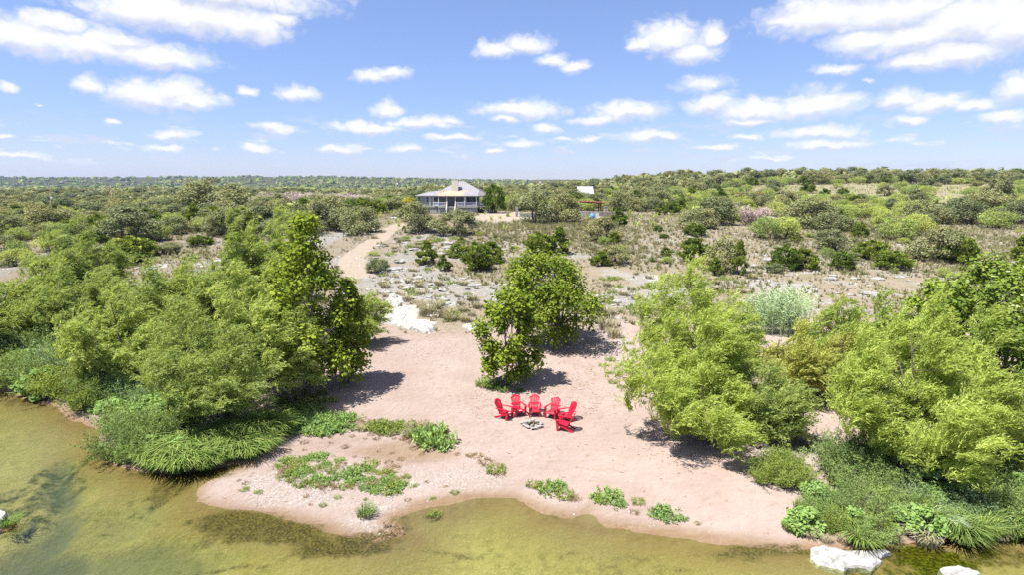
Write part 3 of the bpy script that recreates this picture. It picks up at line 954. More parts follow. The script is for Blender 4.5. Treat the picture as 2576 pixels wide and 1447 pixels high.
for a in [
    ('tall conical sycamore with dark inner leaves and several trunks', (785, 992), 10.8, 3.9, (.2, 0), 140, 'cone', 'syc', 3, .58),
    ('short bushy sycamore leaning on the tall conical one', (866, 968), 6.8, 2.5, (.5, 0), 141, 'cone', 'syc', 2, .62),
    ('small sycamore on thin stems just behind the red chairs', (1282, 968), 6.1, 2.35, (.2, 0), 142, 'round', 'syc', 4, 1.35),
    ('wide sycamore with a leaning dark trunk behind the small one', (1428, 868), 7.1, 4.2, (-2.5, .2), 143, 'round', 'syc', 1, 1.1),
    ('dark broad sycamore behind the riverside willows', (2500, 1085), 9.0, 4.0, (.2, 0), 144, 'round', 'sycw', 2, 1.0),
    ('pale-flecked sycamore rising behind the windswept willow', (2330, 960), 6.6, 2.4, (.1, 0), 145, 'round', 'sycw', 2, .9),
    ('sycamore sapling with pale leaves in front of the windswept willow', (2262, 1180), 3.6, .9, (.2, 0), 146, 'round', 'sycw', 1, .8),
    ('dark sycamore crowding against the broad one', (2640, 1040), 9.4, 3.6, (0, 0), 147, 'round', 'sycw', 1, 1.0),
]:
    tree('sycamore_tree', a[0], 'tree', a[1], a[2], a[3], a[4], a[5], kind='round', prof=a[6], mat=a[7], stems=a[8], dens=a[9],
         z0={146: .04, 140: .09, 141: .09, 142: .07, 143: .10}.get(a[5], .13), r0={142: .05, 143: .15}.get(a[5]), group='sycamores of the sand bank')


# ------------------------------------------------------------------ scrub prototypes
def proto_oak(seed, nl=5600, Ht=5.0, Rc=3.0, mat='oak', z0=.10, prof='dome', L=.21, up=.6):
    rg = np.random.default_rng(seed)
    c, lr = make_lobes(rg, 30, Ht, Ht * z0, Rc, PROF[prof], (rg.normal() * .5, rg.normal() * .5), (.14, .42))
    mb_ = broad_crown(rg, c, lr, nl, L, 0, up, 4, .5, .75)
    w = wood(rg, Ht, .2, (0, 0), c, lr, .16, 2, .5, 1, 3)
    for v_, f_, m_, r_ in [(w.v, w.f, w.m, w.r)]:
        for i in range(len(f_)):
            mb_.f.append(f_[i] + mb_.n)
            mb_.m.append(m_[i])
            mb_.r.append(r_[i])
        mb_.v += v_
        mb_.n += w.n
    return mb_.mesh('live_oak', [M[mat], M['bark']])


def proto_juniper(seed, nl=3000, Ht=3.0, Rc=1.5, prof='dome', mat='jun'):
    rg = np.random.default_rng(seed)
    c, lr = make_lobes(rg, 46, Ht, .25, Rc, PROF[prof], (0, 0), (.18, .30))
    mb_ = MB()
    w = lr ** 2
    n = np.maximum(8, (nl * w / w.sum()).astype(int))
    ci = np.repeat(np.arange(len(c)), n)
    u = unit(rg, len(ci))
    pos = c[ci] + u * lr[ci][:, None] * (.4 + .6 * rg.random((len(ci), 1)))
    pos[:, 2] = np.maximum(pos[:, 2], .03)
    d = u * .6 + np.array([0, 0, 1.0]) + rg.normal(size=u.shape) * .35
    L = .26 * rg.uniform(.7, 1.4, len(ci))
    lobe_r = rg.random(len(c))
    leaves(mb_, pos, d, u + rg.normal(size=u.shape) * .5, L, L * .42, np.clip(lobe_r[ci] * .45 + rg.random(len(ci)) * .55, 0, 1), 0)
    branch(mb_, (0, 0, -.1), (0, 0, Ht * .7), .10, .02, rg, 1)
    return mb_.mesh('juniper_shrub', [M[mat], M['bark']])


def proto_brush(seed, Ht=3.0, Rc=2.2, n=42):
    rg = np.random.default_rng(seed)
    mb_ = MB()
    for i in range(n):
        a = rg.random() * 6.28
        e = rg.uniform(.35, 1.0)
        top = np.array([math.cos(a) * Rc * (1.1 - e * .6) * rg.uniform(.6, 1), math.sin(a) * Rc * (1.1 - e * .6) * rg.uniform(.6, 1), Ht * rg.uniform(.6, 1)])
        p = branch(mb_, (rg.normal() * .2, rg.normal() * .2, -.05), top, .05, .014, rg, 0, 3, 5, .14)
        for j in range(9):
            k_ = rg.integers(1, 5)
            q0 = p[k_]
            q1 = q0 + unit(rg, 1)[0] * np.array([1, 1, .6]) * rg.uniform(.4, .9) + np.array([0, 0, .25])
            pp = branch(mb_, q0, q1, .028, .012, rg, 0, 3, 3, .15)
            for _ in range(3):
                branch(mb_, pp[1], pp[1] + unit(rg, 1)[0] * rg.uniform(.25, .5) + np.array([0, 0, .1]), .018, .009, rg, 0, 3, 2, .1)
    return mb_.mesh('dead_brush', M['deadwood'])


PRO = {
    'oak': [proto_oak(s) for s in (201, 202, 203, 204)],
    'jun': [proto_juniper(s) for s in (211, 212)] + [proto_juniper(213, 3000, 3.4, 1.3, 'cone')],
    'mesq': [proto_oak(s, 3600, 3.6, 2.4, 'mesq', .15, 'round', .18, .4) for s in (221, 222)],
    'brush': [proto_brush(s) for s in (231, 232)],
    'yel': [proto_oak(241, 1600, 3.0, 1.7, 'yellow', .1, 'dome', .26)],
}
def size_of(me_):
    co = np.zeros(len(me_.vertices) * 3)
    me_.vertices.foreach_get('co', co)
    co = co.reshape(-1, 3)
    return np.percentile(co[:, 2], 99), np.percentile(co[:, 0], 97.5) - np.percentile(co[:, 0], 2.5)


PDIM = {k_: tuple(np.mean([size_of(m_) for m_ in v_], 0)) for k_, v_ in PRO.items()}
print(PDIM)
PNAME = {'oak': 'live_oak', 'jun': 'juniper_shrub', 'mesq': 'mesquite_shrub', 'brush': 'dead_brush', 'yel': 'yellow_shrub'}
PCAT = {'oak': 'tree', 'jun': 'shrub', 'mesq': 'shrub', 'brush': 'brush', 'yel': 'shrub'}
rs = np.random.default_rng(5)
TAKEN = []          # x, y, radius, height of every scrub plant


def put(kind, p, h, w, label, group=None, var=None, dz=.03):
    hh, ww = PDIM[kind]
    pr = PRO[kind]
    me_ = pr[(rs.integers(len(pr)) if var is None else var) % len(pr)]
    o = obj(PNAME[kind], me_, loc=(p[0], p[1], hz(p[0], p[1]) - dz), rotz=rs.random() * 6.28)
    if kind == 'jun':
        h = h * 1.18
    o.scale = (w / ww, w / ww * rs.uniform(.9, 1.1), h / hh)
    tag(o, label, PCAT[kind], group)
    TAKEN.append((p[0], p[1], w * .5, h))
    return o


def putv(kind, vx, vy, hp, wp, label, group=None, var=None):
    p = ground(vx, vy)
    s = mpp(p)
    return put(kind, p, hp * s, wp * s, label, group, var)


JG = 'junipers dotted over the rocky slope'
for a in [
    ('jun', 1073, 664, 46, 52, 'round dark juniper alone on the rock ledges above the white slab'),
    ('jun', 1117, 681, 32, 34, 'small upright juniper below the round lone one'),
    ('jun', 1152, 641, 26, 38, 'low juniper beside the three clustered ones'),
    ('jun', 1200, 679, 62, 60, 'largest juniper of the cluster behind the sycamores'),
    ('jun', 1238, 657, 44, 42, 'tall narrow juniper joined to the largest one of its cluster'),
    ('jun', 1357, 640, 50, 62, 'wide dark juniper directly behind the wide sycamore'),
    ('jun', 1408, 638, 52, 58, 'wide dark juniper paired with its twin behind the wide sycamore'),
    ('oak', 950, 684, 38, 56, 'low grey scrub oak on bare rock beside the conical sycamore'),
    ('jun', 1557, 568, 36, 40, 'dense round juniper by the white stone pillar and pergola'),
    ('jun', 1748, 592, 28, 40, 'small round juniper on the open slope below the rubble'),
    ('jun', 1747, 658, 52, 62, 'dark round juniper leaning against a grey oak bush'),
    ('oak', 1812, 682, 92, 84, 'grey oak bush wedged between dark junipers'),
    ('jun', 1857, 690, 66, 42, 'narrow juniper on the downhill side of a grey oak bush'),
    ('jun', 1800, 692, 36, 36, 'tiny juniper at the foot of a grey oak bush'),
    ('jun', 1972, 677, 54, 54, 'pointed juniper, first of a pair on the dry slope'),
    ('jun', 2022, 678, 46, 50, 'pointed juniper with a bare stem, second of a pair on the dry slope'),
    ('jun', 2118, 677, 40, 44, 'small olive juniper on dry grass beside pale scrub oak'),
    ('jun', 2193, 652, 44, 62, 'low wide juniper above another low wide juniper'),
    ('jun', 2243, 677, 42, 66, 'low spreading yellowish juniper just above the pale-flecked sycamore'),
    ('jun', 2414, 662, 62, 56, 'ragged juniper on the dry slope behind the broad dark sycamore'),
    ('jun', 2566, 655, 50, 46, 'dark juniper in dry grass behind the crowding dark sycamore'),
    ('oak', 2345, 656, 84, 110, 'sprawling grey scrub oak on the dry slope'),
    ('oak', 2102, 632, 56, 96, 'pale low scrub oak with stems showing on the dry slope'),
    ('oak', 2030, 562, 62, 130, 'wide grey live oak bordering the open slope beside the dead brush'),
    ('oak', 2100, 580, 46, 90, 'low grey oak bush attached below the wide live oak'),
    ('oak', 1515, 604, 58, 90, 'ragged grey oak bush below the pergola'),
    ('jun', 1545, 612, 26, 26, 'tiny bright juniper below the ragged grey oak bush'),
    ('oak', 1540, 662, 44, 78, 'low brownish thorn bush behind the wide sycamore'),
    ('jun', 1512, 668, 32, 42, 'small leafy juniper under the brownish thorn bush'),
    ('oak', 1052, 584, 76, 84, 'tall ragged grey oak in front of the house'),
    ('oak', 1137, 590, 62, 104, 'spreading grey-green oak hiding the foot of the porch stairs'),
    ('jun', 1075, 576, 24, 24, 'tiny juniper tucked under the ragged oak before the house'),
    ('oak', 1345, 562, 78, 84, 'grey live oak with dark stems beside the stone gate pillar'),
    ('oak', 1418, 560, 70, 92, 'spreading grey live oak hiding half the pergola'),
    ('jun', 1243, 535, 62, 46, 'green shade tree on a clean trunk beside the house stairs'),
    ('mesq', 1292, 522, 34, 44, 'small rounded green tree near the parked car'),
    ('yel', 1017, 527, 28, 32, 'yellow-leaved shrub beside the house corner'),
    ('jun', 985, 525, 30, 44, 'green bush next to the yellow-leaved shrub'),
    ('oak', 905, 585, 66, 90, 'grey oak beside the dirt road, next to the rocks'),
    ('oak', 815, 582, 76, 100, 'grey oak thicket behind the conical sycamore'),
    ('oak', 2497, 520, 80, 62, 'tall dark solitary oak standing in the pale pasture'),
    ('jun', 1690, 540, 30, 34, 'round juniper above the white rubble'),
    ('jun', 1790, 545, 46, 40, 'dense juniper beside the white rubble and the dead brush'),
    ('jun', 1660, 540, 24, 30, 'small juniper at the end of the white rubble'),
    ('jun', 1655, 582, 14, 20, 'very small juniper on the bare path of the slope'),
    ('oak', 2430, 640, 30, 50, 'small grey bush above the ragged juniper'),
    ('oak', 560, 590, 66, 90, 'grey oak on the flat rock behind the tall willow grove'),
    ('oak', 345, 595, 60, 80, 'dark oak on the flat behind the double-headed willow'),
    ('oak', 440, 588, 44, 72, 'shady round oak with its trunk showing on bare ground'),
    ('jun', 410, 560, 30, 26, 'pointed dark juniper behind the shady round oak'),
    ('oak', 540, 540, 90, 170, 'large dark oak mass standing above the flat scrub'),
]:
    putv(*a[:5], a[5], JG if a[0] == 'jun' else 'scrub oaks of the slope')
rq = np.random.default_rng(61)
for _ in range(34):
    vx_, vy_ = rq.uniform(-40, 720), rq.uniform(572, 690)
    if vy_ > 640 and vx_ > 330:
        continue
    s_ = (vy_ - 460) / 150
    kk = ('oak', 'mesq', 'mesq', 'oak', 'jun')[rq.integers(5)]
    putv(kk, vx_, vy_, rq.uniform(22, 46) * s_ ** .5, rq.uniform(34, 80) * s_ ** .5, {'oak': 'grey scrub oak', 'mesq': 'light green mesquite', 'jun': 'dark juniper'}[kk] + ' on the flat just behind the willow grove', 'scrub on the flat behind the willows')
for _ in range(34):
    vx_, vy_ = rq.uniform(1480, 2576), rq.uniform(575, 715)
    if vx_ < 1640 and vy_ > 640:
        continue
    s_ = (vy_ - 460) / 200
    putv(('oak', 'oak', 'mesq', 'jun')[rq.integers(4)], vx_, vy_, rq.uniform(12, 30) * s_, rq.uniform(22, 55) * s_, 'small soft grey-green bush on the dry open slope', 'small bushes of the open slope')
for _ in range(26):
    vx_, vy_ = rq.uniform(900, 1480), rq.uniform(575, 680)
    if 860 < vx_ < 1000 and vy_ < 640:
        continue
    s_ = (vy_ - 460) / 200
    putv(('oak', 'mesq', 'jun')[rq.integers(3)], vx_, vy_, rq.uniform(8, 20) * s_, rq.uniform(16, 34) * s_, 'small bush between the ledges below the house', 'small bushes below the house')
putv('brush', 1893, 567, 50, 74, 'round bare pinkish dead brush in front of green scrub', 'dead brush in the scrub')
for vx, vy, hp, wp in [(690, 516, 30, 66), (735, 518, 32, 66), (780, 520, 34, 70), (825, 522, 34, 70), (868, 520, 32, 66), (905, 516, 26, 50), (560, 535, 28, 66), (640, 524, 26, 50),
                       (475, 510, 24, 46), (520, 512, 24, 56), (150, 516, 22, 44), (850, 508, 24, 60), (760, 507, 24, 60)]:
    putv('brush', vx, vy, hp, wp, 'bare pinkish-grey dead brush among the oaks of the plain', 'dead brush in the scrub')

# ------------------------------------------------------------------ the scrub and woodland behind, scattered
HOUSE_P = ground(1134, 537)
cand = []
rsc = np.random.default_rng(77)
NT = 11000
# more candidates near than far
yy = 96 + (620 - 96) * rsc.random(NT) ** 1.55
xx = (rsc.random(NT) * 2 - 1) * (yy * 0.93 + 8)
dens_n = fbm(xx / 30, yy / 30, 91, 3)
vproj = [project((x, y, 5)) for x, y in zip(xx, yy)]
kept = [(t[0], t[1], t[2] * .8) for t in TAKEN]
ka = np.array(kept)
kx, ky, kr = list(ka[:, 0]), list(ka[:, 1]), list(ka[:, 2])
RND = rsc.random((NT, 6))
order = np.argsort(yy)
sel = []
grid = {}


def gadd(x, y, r):
    grid.setdefault((int(x // 8), int(y // 8)), []).append((x, y, r))


for x, y, r in zip(kx, ky, kr):
    gadd(x, y, r)


def free(x, y, r, f=.72):
    gx_, gy_ = int(x // 8), int(y // 8)
    for i in range(-1, 2):
        for j in range(-1, 2):
            for (a, b, c_) in grid.get((gx_ + i, gy_ + j), ()):
                if (a - x) ** 2 + (b - y) ** 2 < ((r + c_) * f) ** 2:
                    return False
    return True


ROADP = [ground(*p) for p in [(905, 690), (882, 652), (918, 622), (958, 597), (1000, 568), (1045, 556), (1130, 548), (1270, 543), (1340, 540)]]


def near_road(x, y, w):
    for a, b in zip(ROADP[:-1], ROADP[1:]):
        ex, ey = b[0] - a[0], b[1] - a[1]
        t = min(1, max(0, ((x - a[0]) * ex + (y - a[1]) * ey) / (ex * ex + ey * ey)))
        if math.hypot(x - a[0] - t * ex, y - a[1] - t * ey) < w:
            return True
    return False


for i in order:
    x, y = xx[i], yy[i]
    vx = CX + F * x / (y * math.cos(PITCH) + 8 * math.sin(PITCH))
    r = RND[i]
    # how thickly each piece of land is grown over
    if x < -15:
        start = 108 if vx < 900 else 150
        d = 0 if y < start else (1.0 if y > start + 18 else .6)
        if vx < 420 and y > 98:
            d = max(d, .8)
        mix = (.52, .80)
    elif vx < 1750:
        d = 0 if y < 160 else 1.0
        mix = (.45, .68)
    else:
        ridge = 300
        if y < 118:
            d = .03
        elif y < 170:
            d = .16 + (.25 if dens_n[i] > .5 else 0)
        elif y < ridge:
            d = .035 + (.20 if dens_n[i] > .55 else 0)
        else:
            d = 1.0
        mix = (.45, .58)
    if r[0] > d:
        continue
    if abs(x - HOUSE_P[0]) < 14 and -16 < y - HOUSE_P[1] < 17:
        continue
    if 138 < y < 152 and -14 < x < 24:
        continue
    if near_road(x, y, 4.5):
        continue
    if r[1] < mix[0]:
        kind, h = 'oak', 3.2 + 2.6 * r[2]
        w = h * (1.25 + .5 * r[3])
        if y > 280:
            h *= 1.25
            w *= 1.2
    elif r[1] < mix[1]:
        kind, h = 'jun', 1.8 + 2.0 * r[2]
        w = h * (.9 + .4 * r[3])
    else:
        kind, h = 'mesq', 2.0 + 1.8 * r[2]
        w = h * (1.3 + .4 * r[3])
    if x > 60 and y < 300 and kind == 'oak' and r[4] < .5:
        kind, h, w = 'mesq', h * .6, w * .62
    if not free(x, y, w / 2):
        continue
    gadd(x, y, w / 2)
    sel.append((kind, x, y, h, w))

# which of them a viewer could see: sample points of each crown against nearer crowns and the ground
S = np.array([(s[1], s[2], s[3], s[4]) for s in sel])
SZ = H(S[:, 0], S[:, 1])
allx = np.concatenate([S[:, 0], [t[0] for t in TAKEN]])
ally = np.concatenate([S[:, 1], [t[1] for t in TAKEN]])
allh = np.concatenate([S[:, 2], [t[3] for t in TAKEN]])
allr = np.concatenate([S[:, 3] / 2, [t[2] for t in TAKEN]])
allz = H(allx, ally)
caz = allx / ally
cw = allr / ally
ctop = (allz + allh * .93 - CAMZ) / ally
score = np.zeros(len(S))
for i in range(len(S)):
    x, y, h, w = S[i]
    cnt = 0
    nearer = ally < y - .5
    for ua in (-.75, -.4, 0, .4, .75):
        a = (x + ua * w / 2) / y
        m_ = nearer & (np.abs(caz - a) < cw)
        if m_.any():
            dd = (caz[m_] - a) / cw[m_]
            hor = (ctop[m_] - allh[m_] / ally[m_] * .55 * (1 - np.sqrt(1 - dd ** 2))).max()
        else:
            hor = -9
        top = (SZ[i] + h * (1 - .35 * ua * ua) - CAMZ) / y
        bot = (SZ[i] - CAMZ) / y
        cnt += max(0, top - max(hor, bot)) * 1000
    score[i] = cnt * w / y
LIMIT = {'oak': 290, 'jun': 250, 'mesq': 250}
single = set()
for kind in LIMIT:
    ids = [i for i in range(len(sel)) if sel[i][0] == kind]
    ids.sort(key=lambda i: -score[i])
    single |= {i for i in ids[:LIMIT[kind]] if score[i] > .06}
ZN = [lambda x, y: 'on the ridge beyond the pasture' if y > 290 and x > 20 else None,
      lambda x, y: 'in and around the pale pasture' if x > 30 and y > 150 else None,
      lambda x, y: 'on the open rocky slope' if x > 8 and y < 150 else None,
      lambda x, y: 'in the wood behind the house' if x > -22 else None,
      lambda x, y: 'on the flat scrub plain behind the willow grove']
WORD = {'oak': 'grey-green live oak', 'jun': 'dark green juniper', 'mesq': 'light green mesquite'}
MARK = [('the utility pole at the house roof', 997, 500), ('the utility pole in the wood', 1357, 500), ('the plain pole with a transformer', 126, 530), ('the bare plain pole', 279, 520),
        ('the house', 1134, 520), ('the white-roofed shed', 1474, 500), ('the pergola', 1490, 535), ('the solitary pasture oak', 2497, 515), ('the red-brown cows', 1885, 492),
        ('the white rubble row', 1690, 545), ('the round dead brush', 1893, 562), ('the large dark oak mass', 540, 535), ('the dead brush belt', 780, 512), ('the dirt road', 960, 590),
        ('the yellow-leaved shrub', 1017, 525), ('the shady round oak', 440, 585), ('the resting black cow', 2434, 500), ('the wide grey live oak', 2030, 560), ('the sprawling scrub oak', 2345, 650)]
MARKP = [(n_, ground(a, b)) for n_, a, b in MARK]
SIZE = {'oak': (4.2, 5.6), 'jun': (2.4, 3.2), 'mesq': (2.5, 3.2)}
rest = MB()
rr_ = np.random.default_rng(12)
for i, (kind, x, y, h, w) in enumerate(sel):
    if i in single:
        z_ = next(f(x, y) for f in ZN if f(x, y))
        d_, n_ = min((math.hypot(x - p[0], (y - p[1]) * .6), n) for n, p in MARKP)
        sz = 'small' if h < SIZE[kind][0] else ('mid-sized' if h < SIZE[kind][1] else 'tall')
        if w / h > 1.62:
            sz = 'spreading ' + sz
        z2 = ('near ' + n_) if d_ < 26 else z_
        put(kind, (x, y), h, w, sz + ' ' + WORD[kind] + ' ' + z2, WORD[kind] + ' scrub ' + z2)
rest_list = [sel[i] for i in range(len(sel)) if i not in single]
# and the closed woodland farther off
for _ in range(5200):
    y = 560 + (2900 - 560) * rr_.random() ** 1.9
    x = (rr_.random() * 2 - 1) * (y * .92)
    if x > 60 and y > 1300:
        continue
    rest_list.append((('oak', 'oak', 'oak', 'jun', 'mesq')[rr_.integers(5)], x, y, rr_.uniform(4, 7.5), rr_.uniform(6, 10) * (1 + .9 * (y > 1100))))
RX = np.array([(r_[1], r_[2]) for r_ in rest_list])
RZ = H(RX[:, 0], RX[:, 1])
mi = {'oak': 0, 'jun': 1, 'mesq': 2}
for (kind, x, y, h, w), z in zip(rest_list, RZ):
    n = 90 if y < 350 else (34 if y < 1000 else 20)
    u = unit(rr_, n)
    u[:, 2] = np.abs(u[:, 2])
    lump = 1 + .22 * np.sin(u[:, 0] * 5 + x) * np.sin(u[:, 1] * 5 + y)
    pos = np.array([x, y, z + h * .22]) + u * np.array([w * .5, w * .5, h * .75]) * (lump * rr_.uniform(.75, 1, n))[:, None]
    L = w * (.23 if n == 90 else (.38 if n == 34 else .54)) * rr_.uniform(.7, 1.3, n)
    leaves(rest, pos, np.cross(u, unit(rr_, n)) + 1e-3, u + rr_.normal(size=u.shape) * .35, L, L * .85, rr_.random(n) * .7 + .3 * rr_.random(), mi[kind], 3)
tag(obj('far_woodland', rest.mesh('far_woodland', [M['oak'], M['jun'], M['mesq']])), 'closed green woodland running back to the low blue hills', 'woodland', kind='stuff')
print('scrub', len(sel), 'single', len(single), 'rest', len(rest_list))

# ------------------------------------------------------------------ bank plants: prototypes
def proto_shrub(seed, mat, Ht=1.6, Rc=1.1, n=90, per=2, L=.16, Wd=.035, steps=10):
    """upright many-stemmed shrub with narrow leaves"""
    rg = np.random.default_rng(seed)
    mb_ = MB()
    a = rg.random(n) * 6.28
    r = np.sqrt(rg.random(n)) * Rc * .35
    p = np.stack([np.cos(a) * r, np.sin(a) * r, np.full(n, .02)], 1)
    d = np.stack([np.cos(a) * rg.uniform(.15, .9, n), np.sin(a) * rg.uniform(.15, .9, n), np.ones(n)], 1)
    d /= np.linalg.norm(d, axis=1, keepdims=True)
    base = rg.random(n)
    st = Ht / steps * rg.uniform(.7, 1.2, (n, 1))
    for k_ in range(steps):
        d = d + rg.normal(size=d.shape) * .10 + np.array([.07, 0, -.01])
        d /= np.linalg.norm(d, axis=1, keepdims=True)
        p = p + d * st
        p[:, 2] = np.maximum(p[:, 2], .05)
        for j in range(per * (1 if k_ < 2 else 2)):
            ld = d * .6 + unit(rg, n) * .8
            c_ = p + ld * .07 + rg.normal(size=p.shape) * .05
            c_[:, 2] = np.maximum(c_[:, 2], .04)
            leaves(mb_, c_, ld, unit(rg, n) + np.array([0, 0, .7]), L * rg.uniform(.7, 1.3, n), Wd * rg.uniform(.8, 1.3, n), np.clip(base * .5 + rg.random(n) * .5, 0, 1))
    w = MB()
    for k_ in range(10):
        an = rg.random() * 6.28
        branch(w, (0, 0, -.05), (math.cos(an) * Rc * .6, math.sin(an) * Rc * .6, Ht * .8), .018, .005, rg, 0, 3)
    return mb_.mesh('foliage', M[mat]), w.mesh('stem', M['bark'])


def proto_broad(seed, mat, Ht=1.1, Rc=1.2, nl=1500, L=.17):
    rg = np.random.default_rng(seed)
    c, lr = make_lobes(rg, 26, Ht, .1, Rc, PROF['dome'], (0, 0), (.2, .36))
    c[:, 2] = np.maximum(c[:, 2], .15)
    mb_ = broad_crown(rg, c, lr, nl, L, 0, .8, 6, .5, .85, .8)
    for v_ in mb_.v:
        v_[:, 2] = np.maximum(v_[:, 2], .02)
    w = MB()
    for k_ in range(8):
        an = rg.random() * 6.28
        branch(w, (0, 0, -.05), (math.cos(an) * Rc * .6, math.sin(an) * Rc * .6, Ht * .6), .018, .005, rg, 0, 3)
    return mb_.mesh('foliage', M[mat]), w.mesh('stem', M['bark'])


def proto_sedge(seed, mat='sedge', n=200, Ht=1.0, Rr=.34, out=.85, wd=.034):
    rg = np.random.default_rng(seed)
    mb_ = MB()
    a = rg.random(n) * 6.28
    r = np.sqrt(rg.random(n)) * Rr
    p = np.stack([np.cos(a) * r, np.sin(a) * r, np.full(n, -.02)], 1)
    an = a + rg.normal(size=n) * .5
    o = np.stack([np.cos(an), np.sin(an), np.zeros(n)], 1)
    o = o + np.array([.35, -.25, 0])
    ht = Ht * rg.uniform(.6, 1.15, n)
    rnd = rg.random(n)
    pts = []
    for t in (0, .3, .6, .82, 1.0):
        z = ht * (1.55 * t - .95 * t ** 2.2)
        pts.append(p + o * (out * ht * (.25 * t + .75 * t ** 2))[:, None] * rg.uniform(.9, 1.1, (n, 1)) + np.stack([0 * z, 0 * z, z], 1))
    sv = np.stack([-o[:, 1], o[:, 0], np.zeros(n)], 1)
    sv /= np.linalg.norm(sv, axis=1, keepdims=True)
    ws = (1, 1, .9, .6, .1)
    for k_ in range(4):
        v = np.stack([pts[k_] - sv * wd / 2 * ws[k_], pts[k_] + sv * wd / 2 * ws[k_], pts[k_ + 1] + sv * wd / 2 * ws[k_ + 1], pts[k_ + 1] - sv * wd / 2 * ws[k_ + 1]], 1)
        mb_.add(v, np.arange(n * 4).reshape(-1, 4), 0, rnd)
    return mb_.mesh('sedge_clump', M[mat])


def proto_forb(seed, mat, n=34, Ht=.35, Rr=.45, nl=10, L=.10, mat2=None):
    rg = np.random.default_rng(seed)
    mb_ = MB()
    a = rg.random(n) * 6.28
    r = np.sqrt(rg.random(n)) * Rr
    hh = Ht * rg.uniform(.4, 1.1, n) * (1 - .5 * r / Rr)
    top = np.stack([np.cos(a) * r * 1.25, np.sin(a) * r * 1.25, hh], 1)
    bot = np.stack([np.cos(a) * r * .8, np.sin(a) * r * .8, np.full(n, -.02)], 1)
    for b_, t_ in zip(bot, top):
        mb_.tube([b_, (b_ + t_) / 2 + rg.normal(size=3) * .02, t_], [.006, .005, .003], 3, 1)
    f = rg.random((n, nl, 1)) ** .7
    c_ = (bot[:, None] * (1 - f) + top[:, None] * f).reshape(-1, 3)
    u = unit(rg, len(c_))
    c_ = c_ + u * np.array([.09, .09, .05])
    c_[:, 2] = np.maximum(c_[:, 2], .015)
    leaves(mb_, c_, u + np.array([0, 0, .3]), unit(rg, len(c_)) * .6 + np.array([0, 0, 1.0]), L * rg.uniform(.6, 1.4, len(c_)), L * .5 * rg.uniform(.6, 1.3, len(c_)), rg.random(len(c_)))
    return mb_.mesh('forb', [M[mat], M['brown']])


KWORD = {'teal': 'blue-green', 'bank': 'dark green narrow-leaved', 'lime': 'lime-green upright', 'vine': 'broad-leaved vine-covered'}
BSH = {
    'bank': [proto_shrub(s, 'bank') for s in (301, 302)],
    'teal': [proto_shrub(s, 'teal', 1.5, 1.2) for s in (303, 304)],
    'lime': [proto_shrub(s, 'limebush', 1.3, .8, 70) for s in (305,)],
    'vine': [proto_broad(s, 'vine') for s in (306, 307)],
}
FORB = {
    'forb': [proto_forb(s, 'forb') for s in (311, 312, 313)],
    'vforb': [proto_forb(s, 'vine', 40, .3, .5, 12, .12) for s in (314, 315)],
    'brown': [proto_forb(s, 'brown', 40, .28, .4, 7, .07) for s in (316, 317)],
    'sedge': [proto_sedge(s) for s in (318, 319)],
    'grass': [proto_sedge(s, 'sedge', 160, .55, .3, .5, .018) for s in (320,)],
    'pgrass': [proto_sedge(s, 'reed', 200, 1.1, .45, .8, .03) for s in (321,)],
    'dgrass': [proto_sedge(s, 'straw', 150, .5, .3, .55, .018) for s in (322, 323)],
}
rp = np.random.default_rng(9)


def shrub(kind, v, sc, label, group=None, name='bank_shrub', zs=1.0):
    p = ground(*v) if len(v) == 2 else Vector(v)
    fo, st = BSH[kind][rp.integers(len(BSH[kind]))]
    root = tag(obj(name, None, loc=(p[0], p[1], hz(p[0], p[1]) - .02), rotz=rp.random() * 6.28), label, 'shrub', group)
    root.scale = (sc, sc, sc * zs)
    root.empty_display_size = .2
    obj('foliage', fo, root)
    obj('stem', st, root)
    return root


def forb(kind, v, sc, label, group=None, name='weed_clump', cat='plant', zs=1.0, rot=None):
    p = ground(*v) if len(v) == 2 else Vector(v)
    me_ = FORB[kind][rp.integers(len(FORB[kind]))]
    o = tag(obj(name, me_, loc=(p[0], p[1], max(hz(p[0], p[1]), -.05)), rotz=rp.random() * 6.28 if rot is None else rot), label, cat, group)
    o.scale = (sc, sc, sc * zs)
    return o


def inpoly(x, y, poly):
    ins = False
    for (x0, y0), (x1, y1) in zip(poly, poly[1:] + poly[:1]):
        if (y0 > y) != (y1 > y) and x < (x1 - x0) * (y - y0) / (y1 - y0) + x0:
            ins = not ins
    return ins


def fill(poly, n, dmin_):
    """points spread through a patch of ground outlined in the view"""
    P = [tuple(ground(*p))[:2] for p in poly]
    xs, ys = [p[0] for p in P], [p[1] for p in P]
    out = []
    for _ in range(n * 40):
        x, y = rp.uniform(min(xs), max(xs)), rp.uniform(min(ys), max(ys))
        if inpoly(x, y, P) and all((x - a) ** 2 + (y - b) ** 2 > dmin_ ** 2 for a, b in out):
            out.append((x, y))
            if len(out) >= n:
                break
    return [Vector((x, y, hz(x, y))) for x, y in out]


